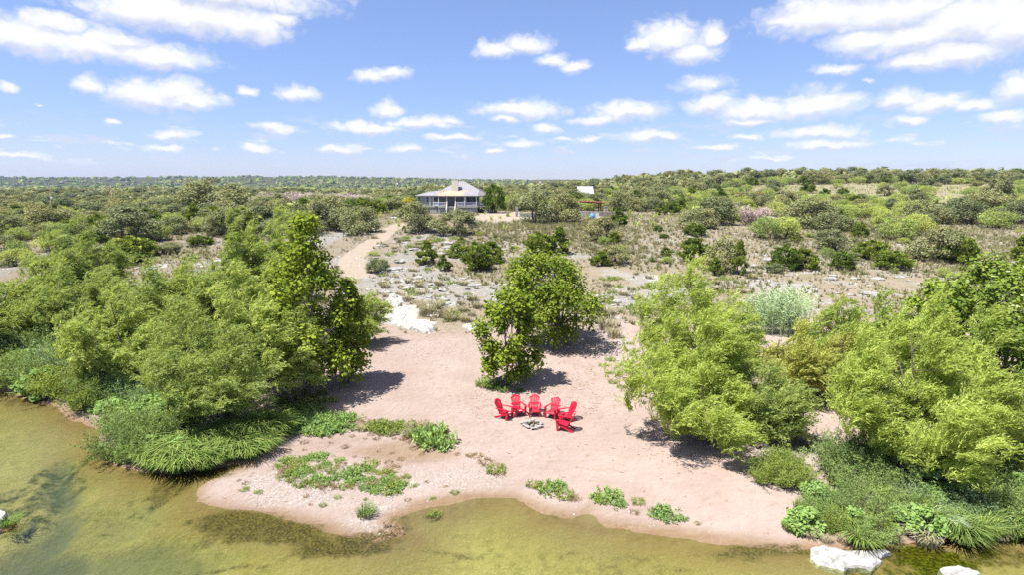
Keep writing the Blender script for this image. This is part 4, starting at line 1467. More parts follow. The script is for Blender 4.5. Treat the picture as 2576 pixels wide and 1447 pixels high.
# bank with the sedges
LG = 'shrubs of the sedge bank'
for p in fill([(-120, 850), (110, 845), (215, 890), (240, 975), (235, 1060), (170, 1040), (60, 990), (-120, 975)], 26, .95):
    kk = ('teal', 'teal', 'bank', 'lime', 'vine')[rp.integers(5)]
    shrub(kk, p, rp.uniform(.8, 1.5), 'dense ' + KWORD[kk] + ' shrub of the bank above the shallow river bend', LG)
for p in fill([(190, 960), (330, 960), (520, 985), (640, 1000), (560, 1075), (430, 1090), (300, 1080), (200, 1030)], 16, 1.0):
    kk = ('bank', 'bank', 'teal', 'lime')[rp.integers(4)]
    shrub(kk, p, rp.uniform(.8, 1.3), KWORD[kk] + ' shrub under the leaning willows', LG)
for p in fill([(235, 1005), (330, 1010), (470, 1040), (480, 1075), (330, 1080), (250, 1050)], 8, 1.0):
    shrub('vine', p, rp.uniform(.9, 1.3), 'pale vine-covered bush in front of the leaning willows', LG, 'vine_bush')
for p in fill([(255, 1080), (380, 1090), (420, 1120), (360, 1175), (290, 1160), (262, 1120)], 7, .8):
    shrub('bank', p, rp.uniform(.7, 1.1), 'low shrub overhanging the water beside the sedges', LG)
for p in fill([(300, 1140), (440, 1125), (470, 1150), (420, 1180), (330, 1185)], 5, .7):
    shrub('vine', p, rp.uniform(.5, .8), 'small leafy vine bush at the tip of the sedge bank', LG, 'vine_bush')
for p in fill([(370, 1150), (470, 1120), (560, 1100), (690, 1070), (690, 1110), (640, 1150), (560, 1172), (450, 1190), (375, 1190)], 34, .55):
    forb('sedge', p, rp.uniform(.85, 1.35), 'arching bright green sedge clump at the water edge', 'sedges of the water edge', 'sedge_clump', rot=rp.normal() * .5)
for p in fill([(690, 1040), (780, 1035), (880, 1050), (900, 1085), (800, 1095), (720, 1090)], 22, .45):
    forb('vforb', p, rp.uniform(1.0, 1.5), 'spreading green ground plant between sedges and sand', 'green mat beside the sedges')
for p in fill([(700, 990), (840, 985), (820, 1030), (700, 1035)], 10, .6):
    forb('forb', p, rp.uniform(.8, 1.4), 'low weed in the shade of the conical sycamore', 'weeds under the conical sycamore')
for p in fill([(930, 1068), (1050, 1070), (1050, 1100), (940, 1090)], 14, .35):
    forb('forb', p, rp.uniform(.8, 1.3), 'olive weed clump in the row above the wet flat', 'weed row above the wet flat')
for v, s in (((1095, 1105), 1.9), ((1075, 1092), 1.4), ((1105, 1125), 1.5)):
    forb('vforb', v, s, 'rounded leafy weed mound at the end of the wet flat', 'leafy mound by the wet flat', zs=1.5)
for p in fill([(690, 1165), (770, 1148), (900, 1165), (1020, 1185), (1010, 1240), (880, 1235), (760, 1225), (690, 1200)], 46, .38):
    k_ = rp.random()
    kk = 'vforb' if k_ < .5 else ('forb' if k_ < .8 else 'brown')
    forb(kk, p, rp.uniform(.5, 1.0), {'vforb': 'broad-leaved green weed', 'forb': 'olive weed', 'brown': 'browning weed'}[kk] + ' on the pale gravel bar', 'weeds of the gravel bar')
for p in fill([(640, 1170), (1150, 1180), (1180, 1240), (960, 1280), (700, 1270), (560, 1230)], 34, .5):
    forb('forb' if rp.random() < .5 else 'brown', p, rp.uniform(.22, .45), 'scattered tiny weed sprig on the pale gravel bar', 'sprigs of the gravel bar')
forb('grass', (918, 1300), 1.0, 'single bright green grass tuft near the gravel tip', name='grass_tuft')
forb('brown', (985, 1335), 1.0, 'straggly brown weed in the shallows off the gravel tip')
forb('forb', (1092, 1302), .55, 'dark water weed clump standing in the pool')
for v, s, k_ in (((1225, 1165), .9, 'brown'), ((1245, 1185), 1.0, 'forb'), ((1200, 1150), .7, 'brown'), ((1258, 1195), .7, 'brown'), ((1150, 1145), .4, 'brown'), ((1185, 1148), .6, 'brown')):
    forb(k_, v, s, 'reddish-brown weed clump between wet flat and sand', 'red-brown weeds beside the wet flat')
for v, s, k_ in (((1340, 1222), .7, 'forb'), ((1365, 1228), .8, 'forb'), ((1392, 1235), 1.1, 'vforb'), ((1420, 1248), .9, 'forb'), ((1445, 1255), .7, 'brown'), ((1405, 1225), .6, 'vforb')):
    forb(k_, v, s, 'weed clump of the straggling line below the fire ring', 'weed line below the fire ring')
for v, s, k_ in (((1500, 1252), .6, 'forb'), ((1528, 1255), 1.1, 'vforb'), ((1545, 1270), .8, 'vforb'), ((1515, 1265), .6, 'forb')):
    forb(k_, v, s, 'leafy weed of the tight clump above the small round pool', 'clump above the small pool')
for v, s, k_ in (((1604, 1265), .6, 'forb'), ((1655, 1295), .7, 'vforb'), ((1680, 1297), 1.0, 'vforb'), ((1712, 1305), .5, 'vforb'), ((1595, 1290), .5, 'brown'), ((1755, 1318), .35, 'brown'), ((1640, 1285), .5, 'brown')):
    forb(k_, v, s, 'small weed on the sand strip before the water', 'weeds of the sand strip')
for v, s in (((1215, 972), 1.5), ((1245, 978), 1.4), ((1265, 985), 1.0), ((1310, 985), .7)):
    forb('grass', v, s, 'grass tuft around the stems of the small sycamore', 'grass under the small sycamore', 'grass_tuft', zs=.7)
for p in fill([(820, 1100), (1000, 1100), (1080, 1150), (1000, 1170), (800, 1150), (680, 1130)], 18, .6):
    forb('brown', p, rp.uniform(.25, .6), 'dry brown weed on the wet flat', 'dry weeds of the wet flat')
for p in fill([(880, 1062), (1060, 1062), (1120, 1100), (1110, 1130), (1000, 1105), (880, 1090)], 26, .35):
    forb('brown' if rp.random() < .65 else 'dgrass', p, rp.uniform(.4, .9), 'straw-brown weed at the rim of the wet flat', 'brown rim of the wet flat')
# bank with the fallen stems
RG = 'shrubs of the fallen-stem bank'
for p in fill([(1890, 1190), (1945, 1175), (2015, 1195), (2010, 1225), (1940, 1230), (1895, 1215)], 9, .5):
    shrub('lime', p, rp.uniform(.6, .85), 'upright lime-green shrub at the sand edge near the fallen stems', RG)
for p in fill([(2085, 1150), (2200, 1160), (2330, 1190), (2460, 1150), (2600, 1120), (2620, 1240), (2420, 1260), (2200, 1240), (2090, 1190)], 22, .95):
    kk = ('bank', 'lime', 'bank', 'vine')[rp.integers(4)]
    shrub(kk, p, rp.uniform(.65, 1.1), KWORD[kk] + ' shrub packed under the windswept willow', RG)
for p in fill([(1985, 1305), (2050, 1250), (2200, 1245), (2300, 1290), (2280, 1350), (2150, 1375), (2040, 1345)], 15, .75):
    kk = ('bank', 'vine', 'lime')[rp.integers(3)]
    shrub(kk, p, rp.uniform(.38, .72), 'low ' + KWORD[kk] + ' shrub on the grassy bank above the white boulder', RG)
for p in fill([(2290, 1270), (2420, 1250), (2620, 1220), (2620, 1345), (2440, 1350), (2300, 1365)], 17, .85):
    kk = ('bank', 'teal', 'vine', 'lime')[rp.integers(4)]
    shrub(kk, p, rp.uniform(.45, .85), KWORD[kk] + ' riverside shrub overhanging dark green water', RG)
for p in fill([(1985, 1270), (2100, 1210), (2300, 1240), (2560, 1200), (2580, 1330), (2200, 1340)], 30, .5):
    forb(('forb', 'dgrass', 'vforb', 'brown', 'grass')[rp.integers(5)], p, rp.uniform(.6, 1.2), 'weed or grass tuft between the shrubs of the fallen-stem bank', 'weeds between the bank shrubs')
for p in fill([(1975, 1330), (2050, 1290), (2180, 1330), (2290, 1370), (2160, 1385), (2050, 1365)], 16, .5):
    forb(('sedge', 'grass', 'dgrass', 'grass')[rp.integers(4)], p, rp.uniform(.6, 1.0), 'grass clump along the bank above the white boulder', 'grasses above the white boulder', 'grass_clump')
for p in fill([(2300, 1340), (2450, 1330), (2620, 1320), (2620, 1358), (2450, 1362), (2310, 1372)], 20, .4):
    forb('dgrass' if rp.random() < .5 else 'sedge', p, rp.uniform(.7, 1.1), 'straggling grass over the undercut bank', 'grasses of the undercut bank', 'grass_clump')
for v in ((2330, 1320), (2345, 1328), (2360, 1318)):
    forb('pgrass', v, .75, 'blue-green long grass fountain on the undercut bank', 'blue-green grass fountain', 'grass_clump')
forb('dgrass', (2330, 1366), 1.5, 'hanging dead straw bundle at the waterline', name='grass_clump')
for p in fill([(1500, 880), (1600, 860), (1600, 960), (1540, 985)], 10, .8):
    forb('forb', p, rp.uniform(.5, .9), 'sparse weed on the rubble beside the tall yellow-green willow', 'weeds beside the yellow-green willow')
for p in fill([(1860, 880), (1900, 860), (1910, 900), (1870, 920)], 3, 1.0):
    shrub('bank', p, 1.2, 'dark shrub at the foot of the pale reeds', RG)
# giant reeds
def proto_reed(seed):
    rg = np.random.default_rng(seed)
    st, lf = MB(), MB()
    for i in range(46):
        b_ = np.array([rg.normal() * .7, rg.normal() * .6, -.05])
        h_ = rg.uniform(2.4, 3.8)
        t_ = b_ + np.array([rg.normal() * .25 + .35, rg.normal() * .2, h_])
        mid = (b_ + t_) / 2 + np.array([-.08, 0, .1])
        st.tube([b_, mid, t_], [.018, .015, .008], 4)
        n = 16
        f = np.linspace(.2, 1.02, n)[:, None]
        pos = b_ + (t_ - b_) * f
        an = rg.random(n) * 6.28
        d = np.stack([np.cos(an) + .5, np.sin(an) * .8, np.full(n, .35)], 1)
        leaves(lf, pos + d * .25, d, np.array([0, 0, 1.0]) + unit(rg, n) * .5, .62 * rg.uniform(.7, 1.1, n), .065, rg.random(n))
    return lf.mesh('foliage', M['reed']), st.mesh('stem', M['reed'])


RE = [proto_reed(s) for s in (331, 332)]
for i, v in enumerate([(1895, 815), (1925, 812), (1955, 815), (1980, 822), (1920, 838), (1985, 845)]):
    p = ground(*v)
    root = tag(obj('reed_clump', None, loc=(p[0], p[1], p[2] - .02), rotz=rp.normal() * .3), 'tall pale giant reed clump behind the salt cedars', 'reed', 'giant reeds')
    obj('foliage', RE[i % 2][0], root)
    obj('stem', RE[i % 2][1], root)
    root.scale = (1, 1, rp.uniform(.75, 1.0))


# yuccas: spiky rosettes, one with a dry flower stalk
def yucca(v, sc, stalk, label):
    p = ground(*v)
    rg = np.random.default_rng(int(v[0]))
    root = tag(obj('yucca', None, loc=(p[0], p[1], p[2] - .02)), label, 'yucca', 'yuccas of the slope')
    mb_ = MB()
    n = 70
    a, e = rg.random(n) * 6.28, rg.uniform(.15, 1.5, n)
    d = np.stack([np.cos(a) * np.cos(e), np.sin(a) * np.cos(e), np.sin(e)], 1)
    leaves(mb_, np.array([0, 0, .18]) + d * .32 * sc, d, unit(rg, n), .62 * sc, .05, rg.random(n))
    obj('leaf_rosette', mb_.mesh('leaf_rosette', M['jun']), root)
    if stalk:
        mb_ = MB()
        mb_.tube([(0, 0, .1), (.05, 0, stalk * .5), (.0, .05, stalk)], [.05, .045, .03], 6)
        obj('flower_stalk', mb_.mesh('flower_stalk', M['straw']), root)


yucca((1247, 602), 1.3, 3.4, 'spiky yucca with a tall dry flower stalk below the yard')
for v in ((1075, 625), (1020, 640), (960, 668), (1290, 630), (1690, 640), (1640, 660), (2330, 690)):
    yucca(v, 1.0, 0, 'small spiky yucca rosette on the slope')
sn = ground(2245, 588)
rg = np.random.default_rng(88)
mb_ = MB()
tp = branch(mb_, (0, 0, -.1), (.2, 0, 2.6), .16, .06, rg, 0, 6)
for k_ in range(14):
    b0 = tp[rg.integers(2, 5)]
    u_ = unit(rg, 1)[0]
    q_ = branch(mb_, b0, b0 + np.array([u_[0] * 1.6, u_[1] * 1.6, abs(u_[2]) * .8 + .2]), .06, .02, rg, 0, 4)
    for j in range(3):
        branch(mb_, q_[3], q_[3] + unit(rg, 1)[0] * .7 + np.array([0, 0, .2]), .03, .01, rg, 0, 3)
tag(obj('dead_tree', mb_.mesh('dead_tree', M['sybark']), loc=sn), 'bare grey dead tree on the dry slope above the pale-flecked sycamore', 'tree')

# ------------------------------------------------------------------ rocks
def rock_mesh(seed, mat, flat=.5, sub=2, rough=.22, name='boulder', cuts=5):
    rg = np.random.default_rng(seed)
    bm = bmesh.new()
    bmesh.ops.create_icosphere(bm, subdivisions=sub, radius=.5)
    planes = [(Vector(unit(rg, 1)[0]), rg.uniform(.28, .42)) for _ in range(cuts)]
    ph = rg.random(6) * 6
    for v in bm.verts:
        c_ = v.co
        for n_, d_ in planes:
            e = c_.dot(n_)
            if e > d_:
                c_ = c_ - n_ * (e - d_) * .92
        k_ = 1 + rough * (math.sin(c_.x * 9 + ph[0]) * math.sin(c_.y * 8 + ph[1]) + .6 * math.sin(c_.z * 14 + ph[2]) * math.sin(c_.x * 13 + ph[3])) * .5
        v.co = Vector((c_.x * k_, c_.y * k_, c_.z * k_ * flat))
    me_ = bpy.data.meshes.new(name)
    bm.to_mesh(me_)
    bm.free()
    me_.materials.append(mat)
    return me_


ROCK = [rock_mesh(400 + i, M['stone'], f) for i, f in enumerate((.35, .45, .6, .7, .3, .5))]
WROCK = [rock_mesh(420 + i, M['whitestone'], f) for i, f in enumerate((.4, .6, .3))]


def rock(p, w, label, group, white=False, name='boulder', flat=1.0, dep=None):
    L_ = WROCK if white else ROCK
    o = obj(name, L_[rp.integers(len(L_))], loc=(p[0], p[1], hz(p[0], p[1]) + w * .06 * flat), rotz=rp.random() * 6.28)
    o.scale = (w * rp.uniform(.85, 1.35), w * rp.uniform(.7, 1.1), w * flat * rp.uniform(.75, 1.2))
    tag(o, label, 'rock', group)
    return o


def zone_rocks(poly, n, dm, wmin, wmax, label, group, wf=.25, flat=1.0):
    for p in fill(poly, n, dm):
        if near_road(p[0], p[1], 2.2):
            continue
        rock(p, wmin + (wmax - wmin) * rp.random() ** 2.2, label, group, rp.random() < wf, flat=flat)


zone_rocks([(900, 680), (1200, 700), (1210, 775), (1090, 800), (1000, 760), (930, 760)], 70, .55, .35, 1.5, 'grey limestone boulder among ledges above the white slab', 'boulders above the white slab', 0.06, .8)
zone_rocks([(1490, 745), (1720, 720), (1740, 760), (1600, 790), (1500, 790)], 45, .55, .35, 1.3, 'limestone boulder of the rubble band behind the wide sycamore', 'boulders of the rubble band', .15, .8)
zone_rocks([(900, 600), (1280, 590), (1280, 650), (1080, 690), (930, 670)], 55, 1.4, .6, 2.2, 'flat grey ledge stone on the slope below the house', 'ledge stones below the house', .08, .5)
zone_rocks([(1640, 590), (2100, 590), (2120, 720), (1700, 730)], 45, 1.6, .5, 1.8, 'grey stone in dry grass below the dead brush', 'stones below the dead brush', .1, .5)
zone_rocks([(1600, 545), (1760, 540), (1780, 556), (1620, 562)], 26, 1.0, .35, 1.1, 'white boulder of the rubble row under the junipers', 'white rubble row', .95, .8)
zone_rocks([(1960, 545), (2050, 545), (2060, 556), (1970, 560)], 10, 1.0, .5, 1.3, 'pale stone of the small rubble heap by the wide live oak', 'small rubble heap', .9, .8)
zone_rocks([(2060, 690), (2300, 690), (2280, 740), (2060, 745)], 14, 1.0, .5, 1.8, 'grey stone on the slope behind the spindly willow', 'stones behind the spindly willow', .1, .6)
zone_rocks([(200, 600), (640, 590), (640, 640), (420, 690), (340, 690)], 26, 1.3, .6, 2.0, 'pale stone on bare rock behind the double-headed willow', 'stones behind the double-headed willow', .5, .5)
zone_rocks([(1860, 830), (1890, 800), (1880, 900), (1860, 960)], 10, .6, .3, .9, 'pale stone on the bare strip beside the reeds', 'stones beside the reeds', .7, .7)
zone_rocks([(1920, 1110), (2060, 1090), (2060, 1150), (1950, 1160)], 26, .3, .12, .35, 'small white cobble among the fallen stems', 'cobbles by the fallen stems', .9, .8)


def slab(v_out, z_top, thick, label, mat, name='limestone_slab', base=None):
    """a flat ledge of rock whose outline is given on the ground"""
    P = [plane0(a, b, z_top) for a, b in v_out]
    cx_, cy_ = np.mean([p[0] for p in P]), np.mean([p[1] for p in P])
    n = len(P)
    ring = []
    rg = np.random.default_rng(abs(int(v_out[0][0])))
    pts = []
    for i in range(n):
        a, b = np.array(P[i]), np.array(P[(i + 1) % n])
        for t in (0, .33, .66):
            q_ = a + (b - a) * t
            pts.append(q_ + rg.normal(size=2) * .06 * np.linalg.norm(b - a))
    pts = np.array(pts)
    m_ = len(pts)
    ctr = np.array([cx_, cy_])
    rows = []
    for f, z in ((1.10, -thick), (1.03, -.25 * thick), (1.0, -.04), (.93, .02), (.6, .05), (.3, .045)):
        xy = ctr + (pts - ctr) * f
        zz_ = z + rg.normal(size=m_) * (.012 if f < 1.02 else .03)
        rows.append(np.stack([xy[:, 0] - cx_, xy[:, 1] - cy_, zz_], 1))
    rows.append(np.array([[0, 0, .05]]))
    v = np.concatenate(rows)
    f4 = [(k_ * m_ + i, k_ * m_ + (i + 1) % m_, (k_ + 1) * m_ + (i + 1) % m_, (k_ + 1) * m_ + i) for k_ in range(5) for i in range(m_)]
    f3 = [(5 * m_ + i, 5 * m_ + (i + 1) % m_, 6 * m_) for i in range(m_)]
    mb_ = MB()
    mb_.add(v, f4)
    mb_.f.append(np.array(f3))
    mb_.m.append(np.zeros(m_, int))
    mb_.r.append(np.full(m_, .5))
    o = obj(name, mb_.mesh(name, M[mat]), loc=(cx_, cy_, z_top))
    tag(o, label, 'rock')
    return o


slab([(2036, 1378), (2070, 1372), (2120, 1382), (2200, 1390), (2215, 1410), (2190, 1432), (2150, 1425), (2105, 1432), (2060, 1420), (2040, 1405)], .05, .5,
     'flat white limestone boulder at the water edge below the grasses', 'whitestone', 'boulder')
slab([(2365, 1432), (2400, 1424), (2440, 1432), (2470, 1446), (2440, 1462), (2380, 1458)], .05, .5, 'white rock tip breaking the dark green water', 'whitestone', 'boulder')
slab([(-60, 1282), (-10, 1280), (14, 1290), (8, 1305), (-20, 1318), (-70, 1310)], .07, .5, 'pale rock in the shallows beside a lone rush', 'whitestone', 'boulder')
slab([(2195, 1385), (2225, 1382), (2240, 1392), (2220, 1402), (2198, 1398)], .08, .4, 'small pale stone touching the flat white boulder', 'whitestone', 'boulder')
c0 = ground(1010, 790)
slab([(952, 788), (985, 776), (1015, 786), (1028, 800), (1062, 806), (1092, 822), (1070, 830), (1020, 818), (965, 808)], c0[2] + .035, .5, 'smooth white limestone slab at the top of the sand', 'whitestone')
slab([(965, 745), (1005, 742), (1018, 757), (1000, 768), (975, 764)], ground(990, 755)[2] + .03, .4, 'smaller white slab just uphill of the big one', 'whitestone')
slab([(1162, 818), (1205, 816), (1215, 826), (1180, 832)], ground(1185, 825)[2] + .03, .4, 'little white slab at the edge of the small sycamore', 'whitestone')
forb('grass', (30, 1348), .9, 'lone dark rush standing in the shallows', name='rush_clump')
forb('brown', (24, 1358), .7, 'dry debris around the lone rush', name='weed_clump')

# loose stones: everything too small to tell apart
def scatter_stones(name, label, pts, size, mats, seed):
    rg = np.random.default_rng(seed)
    oc = np.array([(1, 0, 0), (0, 1, 0), (-1, 0, 0), (0, -1, 0), (0, 0, 1), (0, 0, -1)], float)
    of = np.array([(0, 1, 4), (1, 2, 4), (2, 3, 4), (3, 0, 4), (1, 0, 5), (2, 1, 5), (3, 2, 5), (0, 3, 5)])
    n = len(pts)
    sz = size[0] + (size[1] - size[0]) * rg.random(n) ** 2.5
    a = rg.random(n) * 6.28
    v = oc[None] * (sz[:, None, None] * rg.uniform(.6, 1.2, (n, 6, 1))) * np.array([1, .8, .55])
    ca, sa = np.cos(a)[:, None], np.sin(a)[:, None]
    v = np.stack([v[..., 0] * ca - v[..., 1] * sa, v[..., 0] * sa + v[..., 1] * ca, v[..., 2]], -1) + pts[:, None]
    mb_ = MB()
    f = (of[None] + (np.arange(n) * 6)[:, None, None])
    half = rg.random(n) < .5
    mb_.add(v, f[half].reshape(-1, 3), 0)
    mb_.f.append(f[~half].reshape(-1, 3))
    mb_.m.append(np.ones((~half).sum() * 8, int))
    mb_.r.append(np.full((~half).sum() * 8, .5))
    return tag(obj(name, mb_.mesh(name, mats)), label, 'gravel', kind='stuff')


def sample_mask(mask, n, rg, ylo, yhi, xl=None):
    """points on the ground where a patch mask is strong"""
    area = np.gradient(gy)[:, None] * np.gradient(gx)[None]
    wgt = np.clip(mask, 0, 1) * area * (GY > ylo) * (GY < yhi) * (np.abs(GX) < GY * .95 + 4)
    pr_ = (wgt / wgt.sum()).ravel()
    k_ = rg.choice(len(pr_), n, p=pr_)
    x = GX.ravel()[k_] + rg.uniform(-.5, .5, n) * np.tile(np.gradient(gx), ny)[k_]
    y = GY.ravel()[k_] + rg.uniform(-.5, .5, n) * np.repeat(np.gradient(gy), nx)[k_]
    return np.stack([x, y, H(x, y)], 1)


rgs = np.random.default_rng(31)
scatter_stones('slope_rubble', 'small grey stones strewn over the rocky slope', sample_mask(rock_m * (SD > 1) + white_m * .3, 4500, rgs, 46, 110), (.06, .40), [M['stone'], M['whitestone']], 1)
scatter_stones('bar_gravel', 'pale gravel and pebbles over the sand and gravel bar', sample_mask((gravel_m + .12) * (SD > .2), 9500, rgs, 17, 50), (.015, .07), [M['stone'], M['whitestone']], 2)


# ------------------------------------------------------------------ dry grass, low scrub and litter that nobody could count
def grass_mass(name, label, pts, hgt, mats, w, seed, blades=7):
    rg = np.random.default_rng(seed)
    n = len(pts)
    mb_ = MB()
    base = rg.random(n)
    hs = rg.uniform(hgt[0], hgt[1], n)
    for b_ in range(blades):
        a = rg.random(n) * 6.28
        o = np.stack([np.cos(a), np.sin(a), 0 * a], 1)
        s = np.stack([-np.sin(a), np.cos(a), 0 * a], 1) * (w * hs)[:, None]
        r0 = pts + o * (hs * .25 * rg.random(n))[:, None]
        tip = r0 + o * (hs * rg.uniform(.15, .7, n))[:, None] + np.array([.12, 0, 0]) * hs[:, None]
        tip[:, 2] += hs * rg.uniform(.6, 1.0, n)
        r0[:, 2] -= .02
        mb_.add(np.stack([r0 - s, r0 + s, tip], 1), np.arange(n * 3).reshape(-1, 3), 0, np.clip(base * .6 + rg.random(n) * .4, 0, 1))
    return tag(obj(name, mb_.mesh(name, mats)), label, 'grass', kind='stuff')


slope = grass_m * (1 - .6 * rock_m) * (1 - road_m) * (1 - white_m)
gn = fbm(GX / 9, GY / 9, 55, 4)
grass_mass('dry_grass', 'dry straw-coloured grass over the rocky slope', sample_mask(slope * smooth(.30, .62, gn), 32000, rgs, 46, 170), (.15, .55), M['straw'], .15, 3, 6)
gn2 = fbm(GX / 7, GY / 7, 66, 4)
grass_mass('green_undergrowth', 'low green weeds and thorn scrub over the slope', sample_mask(slope * smooth(.50, .68, gn2), 9000, rgs, 48, 170), (.2, .7), M['scrub'], .13, 4, 9)
grass_mass('scrub_undergrowth', 'low grey-green undergrowth between the trees of the plain', sample_mask(woods_m * (GY < 330) + .25 * smooth(100, 130, GY) * (GY < 330), 6500, rgs, 100, 330), (.5, 1.3), M['mesq'], .16, 14, 8)
pg = pasture_m
grass_mass('pasture_grass', 'pale grass of the pasture', sample_mask(np.clip(pg, 0, 1), 7000, rgs, 150, 420), (.3, .7), M['straw'], .3, 6, 4)
# thorny tan thickets filling the upper slope in front of the house and pergola
tm = np.maximum.reduce([blob(1380, 578, 190, 22, 1, .8), blob(1530, 610, 110, 26, .8, .9), blob(1240, 572, 60, 14, .7)]) * (1 - road_m)
grass_mass('thorn_scrub', 'tangled olive thorn scrub below the pergola', sample_mask(tm, 1500, rgs, 70, 150), (.35, .9), M['scrub'], .035, 7, 26)
tm = np.maximum.reduce([blob(2260, 640, 300, 40, 1, .9), blob(2450, 600, 150, 30, 1, .8), blob(1650, 640, 140, 40, .5, .9)])
grass_mass('thorn_scrub', 'tangled tan thorn scrub over the dry slope behind the broad dark sycamore', sample_mask(tm, 2600, rgs, 70, 150), (.3, .8), M['scrub'], .035, 8, 22)

# weed tufts on the rocks that stand out singly
TG = 'dry tufts on the ledges'
for p in fill([(950, 690), (1200, 720), (1200, 815), (1120, 810), (1040, 760), (960, 750)], 40, .9):
    forb('dgrass' if rp.random() < .75 else 'forb', p, rp.uniform(.8, 1.7), 'dry grass tuft among ledges above the white slab', TG, 'grass_tuft')
for p in fill([(920, 600), (1260, 600), (1230, 680), (1000, 690)], 50, 1.2):
    forb('dgrass' if rp.random() < .6 else 'forb', p, rp.uniform(1.0, 2.0), 'grass tuft between ledge stones below the house', 'tufts below the house', 'grass_tuft')
for p in fill([(1490, 690), (1900, 690), (1880, 790), (1500, 800)], 50, 1.0):
    forb('dgrass' if rp.random() < .6 else 'forb', p, rp.uniform(1.0, 2.0), 'grass tuft on the slope behind the yellow-green willow', 'tufts behind the yellow-green willow', 'grass_tuft')
for v, s in (((1075, 792), 2.2), ((1095, 780), 2.0), ((1120, 798), 2.0), ((1060, 775), 1.6), ((1130, 808), 1.5), ((1528, 830), 2.4), ((1545, 850), 1.8), ((1520, 800), 2.0)):
    forb('dgrass', v, s, 'large pale dry tuft at the edge of the sand', 'large dry tufts at the sand edge', 'grass_tuft', zs=1.2)


# litter on the sand: twigs and dead leaves
def litter():
    rg = np.random.default_rng(44)
    lm = np.clip(.05 + sum(blob(*b) for b in [(1480, 1000, 60, 50, 1), (1500, 900, 80, 50, .8), (1250, 1010, 120, 40, .6), (1700, 1130, 120, 40, .8), (900, 900, 60, 80, .25), (1400, 1020, 80, 40, .8),
                                              (760, 1030, 90, 40, .6), (2000, 1110, 70, 30, 1), (1150, 860, 160, 30, .3)]), 0, 1) * (SD > .5) * (1 - grass_m)
    P_ = sample_mask(lm, 4200, rg, 19, 50)
    P_[:, 2] += .012
    n = len(P_)
    mb_ = MB()
    a = rg.normal(size=n) * .6
    d = np.stack([np.cos(a), np.sin(a), rg.normal(size=n) * .08], 1)
    L = rg.uniform(.04, .16, n) + .25 * (rg.random(n) < .08)
    leaves(mb_, P_, d, np.array([0, 0, 1.0]) + unit(rg, n) * .3, L, np.minimum(.045, L * .3), rg.random(n))
    return tag(obj('leaf_litter', mb_.mesh('leaf_litter', M['litter'])), 'brown twigs and dead leaves lying on the sand', 'litter', kind='stuff')


litter()
# fallen stems at the foot of the low willows
def fallen(v0, v1, h0, h1, r0, label):
    a, b = ground(*v0), ground(*v1)
    rg = np.random.default_rng(int(v0[0]))
    mb_ = MB()
    t = np.linspace(0, 1, 9)[:, None]
    A_, B_ = np.array([0, 0, h0]), np.array([b[0] - a[0], b[1] - a[1], b[2] - a[2] + h1])
    pts = A_ + (B_ - A_) * t + np.cumsum(rg.normal(size=(9, 3)) * .035, 0) * np.array([1, 1, .4])
    mb_.tube(pts, r0 * (1 - .6 * t[:, 0]), 7)
    for k_ in (3, 5, 6):
        branch(mb_, pts[k_], pts[k_] + np.array([rg.normal() * .5, rg.normal() * .4, .35]), r0 * .35, .008, rg)
    return tag(obj('fallen_stem', mb_.mesh('fallen_stem', M['bark'], True), loc=a), label, 'log', 'fallen willow stems')


fallen((1912, 1133), (1860, 1078), .08, .9, .12, 'thick grey fallen stem propping the low olive willow bush')
fallen((1950, 1115), (1850, 1085), .10, .7, .10, 'long grey stem lying under the low olive willow bush')
fallen((2035, 1128), (1990, 1108), .06, .25, .08, 'short dark driftwood lying on the cobbles')
fallen((1895, 1118), (1800, 1090), .10, .9, .09, 'slim bent stem reaching into the sprawling willow')


# ------------------------------------------------------------------ red chairs
def arch_prism(mb_, outline, y0, y1, mat=0):
    """closed outline in (x, z), given thickness along y"""
    n = len(outline)
    v = [(x, y0, z) for x, z in outline] + [(x, y1, z) for x, z in outline]
    mb_.add(v, [(i, (i + 1) % n, n + (i + 1) % n, n + i) for i in range(n)], mat)
    mb_.f.append(np.array([list(range(n))[::-1]]) + mb_.n - 2 * n)
    mb_.f.append(np.array([list(range(n, 2 * n))]) + mb_.n - 2 * n)
    mb_.m.append(np.array([mat, mat]))
    mb_.r.append(np.array([.5, .5]))


def lean_back(v):
    """from the flat back (x, y = depth, z = length along the back) to the tilted, dished back"""
    x, y, l = v[:, 0], v[:, 1], v[:, 2]
    ang = R(27)
    dish = -.10 * (x / .28) ** 2 * .45
    y2 = .20 + l * math.sin(ang) + (y + dish) * math.cos(ang)
    z2 = .27 + l * math.cos(ang) - (y + dish) * math.sin(ang)
    return np.stack([x, y2, z2], 1)


